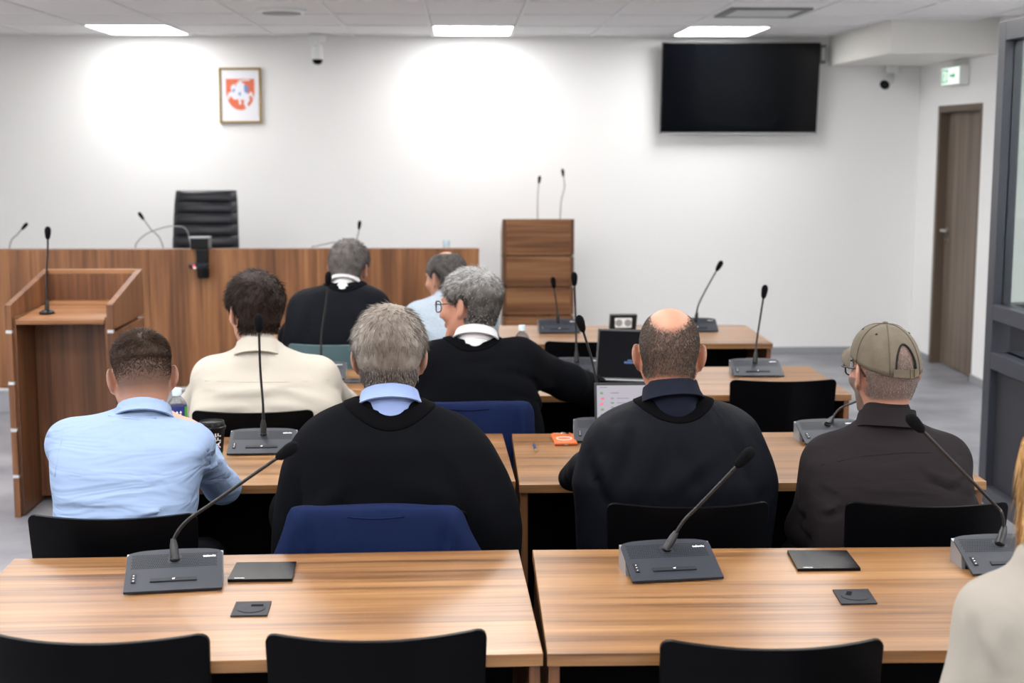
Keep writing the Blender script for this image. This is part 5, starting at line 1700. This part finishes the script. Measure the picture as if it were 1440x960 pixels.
for i in range(12):
    for j in range(4):
        fs.append((i*4+j, i*4+(j+1) % 4, i*4+4+(j+1) % 4, i*4+4+j))
fs += [(0, 1, 2, 3), (48, 49, 50, 51)]
MB().add(vs, fs).build('cap_strap', 'cap', x.body)
bk = [Tc(dome(math.pi-q, 0.0, 0.005)+V(0, 0, z)) for q, z in ((0.06, -0.001), (0.20, -0.001), (0.20, 0.021), (0.06, 0.021), (0.06, -0.001))]
MB().tube([tuple(b) for b in bk], 0.0014, 6).build('cap_buckle', 'brass', x.body)
settle(x)

# ---- man in the cream overshirt
sp = dict(name='cream_shirt_man', head=(-0.761, 5.2, 1.127), turn=(30, 6, 0), hs=1.06, neck=(-0.743, 5.12, 0.973), pelvis=(-0.75, 5.1), seed=15,
    torso=[(1.012, -0.738, 5.15, 0.071, 0.05), (0.994, -0.736, 5.15, 0.105, 0.065), (0.972, -0.73, 5.14, 0.151, 0.08), (0.942, -0.722, 5.13, 0.21, 0.095), (0.899, -0.718, 5.11, 0.246, 0.11), (0.837, -0.714, 5.09, 0.27, 0.12), (0.762, -0.707, 5.07, 0.275, 0.125), (0.46, -0.707, 5.07, 0.19, 0.125)],
    arms=[((-0.907, 5.14, 0.895), (-1.006, 5.32, 0.751), (-0.909, 5.62, 0.752), (0.3, 1, 0.1), (0, 0, -1), 1),
          ((-0.531, 5.14, 0.893), (-0.457, 5.34, 0.744), (-0.601, 5.64, 0.752), (-0.3, 1, 0.1), (0, 0, -1), -1)],
    sleeve=(0.066, 0.060, 0.046), cloth=('overshirt', 'cream'), step=0.008, skin=srgb(188, 138, 117), stubc=srgb(48, 36, 30),
    hair=dict(cols=(srgb(26, 18, 15), srgb(48, 34, 28), srgb(84, 62, 50)), len=lambda q: 0.022+0.028*ramp(0.0, 0.07, q[:, 2]), mix=const(0.3), spread=0.2, n=8000, cap=0.020, nape=-0.072, lift=0.4, messy=1.4, wd=0.0014))
sp['folds'] = folds([
    F_((-0.905, 4.98, 0.863), (-0.579, 4.97, 0.883), 0.010, 0.022), F_((-0.961, 5.0, 0.795), (-0.727, 4.95, 0.831), 0.010, 0.02),
    F_((-0.727, 4.95, 0.834), (-0.458, 5.0, 0.797), 0.009, 0.02), F_((-0.629, 4.97, 0.875), (-0.46, 5.02, 0.809), 0.008, 0.02)],
    sines(9, 9, 9, 28, (1, 1, 1.6)), 0.003)
x = person('dark haired man in a cream overshirt beyond the coffee cup', sp)
neck_collar(x, 0.030, 0.055, 'cream', 22)
seam(x.garment, x.bvh, [(xx, 5.0, zz) for xx, zz in [(-0.92, 0.898), (-0.858, 0.9), (-0.783, 0.899), (-0.708, 0.899), (-0.632, 0.898), (-0.557, 0.898), (-0.482, 0.895)]], 'cream', 0.0018)
settle(x)

# ---- grey haired man with glasses in a black gown
sp = dict(name='glasses_gown_man', head=(0.028, 5.25, 1.136), turn=(58, 6, 4), hs=1.05, neck=(0.045, 5.17, 0.995), pelvis=(0.03, 5.14), seed=16,
    torso=[(1.031, 0.027, 5.18, 0.068, 0.05), (1.011, 0.03, 5.17, 0.122, 0.065), (0.989, 0.037, 5.16, 0.161, 0.08), (0.959, 0.046, 5.15, 0.191, 0.1), (0.904, 0.052, 5.13, 0.212, 0.115), (0.815, 0.057, 5.11, 0.228, 0.125), (0.685, 0.062, 5.1, 0.239, 0.13), (0.46, 0.062, 5.1, 0.24, 0.13)],
    arms=[((-0.101, 5.16, 0.926), (-0.149, 5.32, 0.746), (-0.017, 5.64, 0.731), (0.2, 1, 0.05), (0, 0, -1), 1),
          ((0.202, 5.18, 0.943), (0.4, 5.36, 0.831), (0.534, 5.62, 0.749), (0.35, 1, 0.05), (0, 0, -1), -1)],
    sleeve=(0.074, 0.070, 0.066), cloth=('gown', 'robe'), inner='white_shirt', step=0.0095, ck=0.06, ak=0.07, skin=srgb(178, 124, 102), stubc=srgb(120, 112, 106),
    hair=dict(cols=hair_salt, len=lambda q: 0.012+0.026*ramp(0.0, 0.08, q[:, 2]), mix=lambda q: 0.30+0.5*ramp(0.02, 0.09, q[:, 2]), spread=0.25, n=8000, cap=0.016, nape=-0.070, lift=0.5, messy=1.5, wd=0.0014, front=0.085))
sp['folds'] = folds([F_((0.126, 5.05, 0.955), (0.398, 5.25, 0.788), 0.010, 0.025), F_((0.099, 5.0, 0.886), (0.341, 5.2, 0.757), 0.009, 0.028), F_((-0.028, 5.06, 0.981), (0.178, 5.08, 0.989), 0.006, 0.02)], sines(10, 9, 8, 26), 0.0035)
x = person('silver haired man with glasses in a black gown looking left', sp)
neck_collar(x, 0.040, 0.038, 'white_shirt', 40)
drape_band(x, V(*(0.035, 5.185, 0.999)), 0.082, 0.108, R_(165), R_(375), 'velvet', ysq=0.95)
spectacles(x.body, x.c, x.R, x.s, 'frame_brown')
settle(x)

# ---- far gowned man
sp = dict(name='far_gown_man', head=(-0.55, 6.92, 1.134), turn=(-16, 8, 5), hs=1.05, neck=(-0.568, 6.82, 1.023), pelvis=(-0.58, 6.72), seed=17,
    torso=[(1.076, -0.558, 6.84, 0.07, 0.05), (1.056, -0.568, 6.83, 0.121, 0.07), (1.03, -0.584, 6.82, 0.18, 0.085), (0.99, -0.596, 6.81, 0.221, 0.1), (0.931, -0.6, 6.79, 0.243, 0.115), (0.847, -0.598, 6.77, 0.258, 0.125), (0.758, -0.598, 6.75, 0.268, 0.125), (0.46, -0.598, 6.75, 0.25, 0.125)],
    arms=[((-0.735, 6.84, 0.946), (-0.826, 6.95, 0.793), (-0.766, 7.25, 0.796), (0.3, 1, 0.05), (0, 0, -1), 1),
          ((-0.447, 6.84, 0.945), (-0.387, 6.95, 0.791), (-0.476, 7.25, 0.794), (-0.3, 1, 0.05), (0, 0, -1), -1)],
    sleeve=(0.072, 0.075, 0.07), cloth=('gown', 'robe_silk'), inner='white_shirt', step=0.010, ck=0.06, ak=0.06, skin=srgb(172, 122, 100), stubc=srgb(84, 80, 78),
    hair=dict(cols=(srgb(60, 56, 54), srgb(104, 100, 98), srgb(164, 162, 160)), len=lambda q: 0.014+0.022*ramp(0.0, 0.07, q[:, 2]), mix=const(0.42), spread=0.2, n=5000, cap=0.014, nape=-0.068, lift=0.4, wd=0.0017))
sp['folds'] = folds([F_((-0.742, 6.73, 0.989), (-0.772, 6.66, 0.812), 0.008, 0.025), F_((-0.507, 6.72, 0.972), (-0.438, 6.66, 0.81), 0.008, 0.025)], sines(13, 8, 8, 24), 0.003)
x = person('far man in a black gown with grey hair before the bench', sp)
neck_collar(x, 0.046, 0.038, 'white_shirt', -20)
drape_band(x, V(*(-0.563, 6.84, 1.021)), 0.082, 0.105, R_(165), R_(375), 'robe', ysq=0.95)
settle(x)

# ---- far man in the pale blue shirt
sp = dict(name='far_pale_shirt_man', head=(-0.081, 6.95, 1.081), turn=(42, 10, 0), hs=1.03, neck=(-0.046, 6.86, 0.968), pelvis=(-0.06, 6.74), seed=18,
    torso=[(1.014, -0.046, 6.88, 0.071, 0.05), (0.996, -0.056, 6.87, 0.109, 0.07), (0.965, -0.06, 6.86, 0.154, 0.085), (0.922, -0.06, 6.84, 0.188, 0.1), (0.855, -0.062, 6.82, 0.203, 0.115), (0.756, -0.059, 6.79, 0.206, 0.12), (0.46, -0.059, 6.79, 0.17, 0.12)],
    arms=[((-0.215, 6.86, 0.9), (-0.241, 6.97, 0.759), (-0.148, 7.25, 0.763), (0.3, 1, 0.05), (0, 0, -1), 1),
          ((0.102, 6.86, 0.898), (0.131, 6.97, 0.757), (0.053, 7.25, 0.762), (-0.3, 1, 0.05), (0, 0, -1), -1)],
    sleeve=(0.060, 0.054, 0.042), cloth=('shirt', 'heather'), step=0.010, skin=srgb(182, 134, 113), stubc=srgb(100, 96, 94),
    hair=dict(cols=(srgb(38, 34, 33), srgb(96, 92, 90), srgb(170, 168, 166)), len=lambda q: 0.008+0.012*ramp(0.0, 0.07, q[:, 2]), mix=lambda q: 0.3+0.4*ramp(-0.02, 0.06, q[:, 1]), spread=0.2, n=5000, cap=0.009, nape=-0.066, lift=0.4, wd=0.0016, bald=(-0.01, 0.118, 0.048)))
sp['folds'] = folds([F_((-0.239, 6.74, 0.901), (-0.103, 6.69, 0.804), 0.006, 0.02), F_((-0.036, 6.75, 0.916), (0.099, 6.71, 0.818), 0.006, 0.02)], sines(14, 8, 10, 30), 0.003)
x = person('far man in a pale blue shirt turned left, thinning dark hair', sp)
neck_collar(x, 0.030, 0.045, 'heather', 42)
settle(x)

# ---- blonde woman at the right edge
sp = dict(name='blonde_woman', head=(1.09, 2.42, 1.174), turn=(0, 6, 0), hs=0.98, neck=(1.058, 2.36, 1.043), pelvis=(1.00, 2.34), seed=19,
    torso=[(1.014, 1.046, 2.37, 0.049, 0.045), (0.998, 1.047, 2.37, 0.081, 0.06), (0.983, 1.046, 2.365, 0.111, 0.07), (0.964, 1.044, 2.36, 0.139, 0.085), (0.93, 1.044, 2.355, 0.154, 0.1), (0.867, 1.046, 2.35, 0.161, 0.11), (0.808, 1.044, 2.34, 0.162, 0.11), (0.46, 1.044, 2.34, 0.17, 0.11)],
    arms=[((0.933, 2.37, 0.918), (0.862, 2.36, 0.70), (0.93, 2.60, 0.66), (0.3, 1, 0.0), (0, 0, -1), 1),
          ((1.174, 2.37, 0.915), (1.15, 2.36, 0.70), (1.08, 2.60, 0.66), (-0.3, 1, 0.0), (0, 0, -1), -1)],
    hand=0.88, sleeve=(0.054, 0.048, 0.038), cloth=('blazer', 'blazer'), step=0.0075, skin=srgb(194, 146, 126), stubc=srgb(170, 130, 84), legs='blazer',
    hair=dict(cols=(srgb(140, 100, 56), srgb(186, 144, 92), srgb(226, 192, 140)), len=const(0.05), mix=const(0.5), spread=0.25, n=5000, cap=0.015, nape=-0.075, lift=0.12, messy=0.3, wd=0.0012, drop=0.30))
sp['folds'] = folds([F_((0.869, 2.3, 0.938), (0.9, 2.28, 0.857), 0.006, 0.016), F_((0.905, 2.27, 0.979), (0.886, 2.25, 0.85), -0.006, 0.012)], sines(15, 8, 10, 30), 0.002)
x = person('blonde woman in an off white blazer at the right edge', sp)
Hs = Solid()
hx, hy, hz = x.c
skull(Hs, x.c, x.R, x.s, ears=False)
for dx in (-0.062, -0.03, 0.0, 0.03, 0.062):
    Hs.limb((hx+dx*1.05, hy-0.055+abs(dx)*0.7, hz+0.03), (hx+dx*1.15, hy-0.070+abs(dx)*0.5, hz-0.165), 0.040, 0.030, 0.03)
hv, hq = Hs.mesh(0.007, disp=lambda P: 0.010*ramp(-0.03, 0.03, -(P[:, 1]-hy)) - 0.012*ramp(0.03, 0.06, P[:, 1]-hy) + 0.0035*np.sin(P[:, 0]*260+3*np.sin(P[:, 2]*14)+P[:, 1]*90))
link('hair_mass', fast_mesh('hair_mass', hv-x.loc, hq, np.clip(0.45+0.35*np.sin(hv[:, 0]*420+5*np.sin(hv[:, 2]*9)+hv[:, 1]*200)*np.random.default_rng(1).uniform(0.5, 1, len(hv)), 0, 1)), bpy.data.materials['hair_blonde_woman'], x.body)
r3 = np.random.default_rng(5)
n3 = 1600
pk = np.argwhere((hv[:, 1] < hy+0.02) & (hv[:, 2] < hz+0.06)).ravel()
pk = r3.choice(pk, n3)
Rt = hv[pk]-x.loc
out = (hv[pk]-V(hx, hy, 0))*V(1, 1, 0); out /= np.linalg.norm(out, axis=1)[:, None]
dn = V(0, 0, -1)[None]+out*0.10+r3.normal(size=(n3, 3))*0.05
link('hair', strand_mesh('hair', Rt+out*0.002, dn, dn-out*0.03, r3.uniform(0.04, 0.09, n3), np.full(n3, 0.0010), np.clip(0.5+r3.normal(size=n3)*0.3, 0, 1)), bpy.data.materials['hair_blonde_woman'], x.body)
settle(x)
chair(1.00, 2.06, 0, 'black chair of the blonde woman, below the frame')

# ---- jackets hung over chair backs
def jacket(cx, y, w0, w1, ztop, label, seed):
    S = Solid()
    S.loft([(ztop, cx, y, w0*0.97, 0.018), (ztop-0.012, cx, y, w0, 0.030), (ztop-0.04, cx, y, w0, 0.036), (ztop-0.10, cx, y-0.003, (w0+w1)/2, 0.042), (ztop-0.17, cx, y-0.006, w1, 0.046), (ztop-0.40, cx, y-0.006, w1*0.97, 0.044)], 0.03, 3.0)
    for e in (-1, 1):
        S.limb((cx+e*(w0-0.02), y+0.005, ztop-0.05), (cx+e*(w1-0.03), y-0.01, ztop-0.34), 0.040, 0.045, 0.025)
    cr = []
    for e in (-1, 1):
        cr.append(((cx+e*w0*0.86, y-0.035, ztop-0.005), (cx+e*w0*0.80, y-0.045, ztop-0.22), -0.010, 0.010))
        cr.append(((cx+e*w0*0.97, y-0.03, ztop-0.03), (cx+e*w1*0.92, y-0.045, ztop-0.25), 0.007, 0.016))
    cr.append(((cx-0.09, y-0.04, ztop-0.05), (cx-0.085, y-0.045, ztop-0.25), 0.005, 0.010))
    v, q = S.mesh(0.0075, disp=folds(cr, sines(seed, 8, 12, 36), 0.003))
    o = empty('jacket', (cx, y, 0.40))
    tag(o, label, 'jacket', 'navy jackets')
    lc = V(cx, y, 0.40)
    link('shell', fast_mesh('shell', relax(v, q, 1)-lc, q), 'navy', o)
    MB().tube([(-w0*0.35, -0.034, ztop-0.018-0.40), (0, -0.037, ztop-0.022-0.40), (w0*0.35, -0.034, ztop-0.018-0.40)], 0.002, 6, 4).build('seam', 'navy', o, True)
    return o
jacket(-0.218, 3.485, 0.200, 0.288, 0.836, 'navy jacket over the chair behind the grey haired man', 21)
jacket(0.02, 4.925, 0.205, 0.235, 0.836, 'navy jacket over the chair behind the silver haired man', 22)
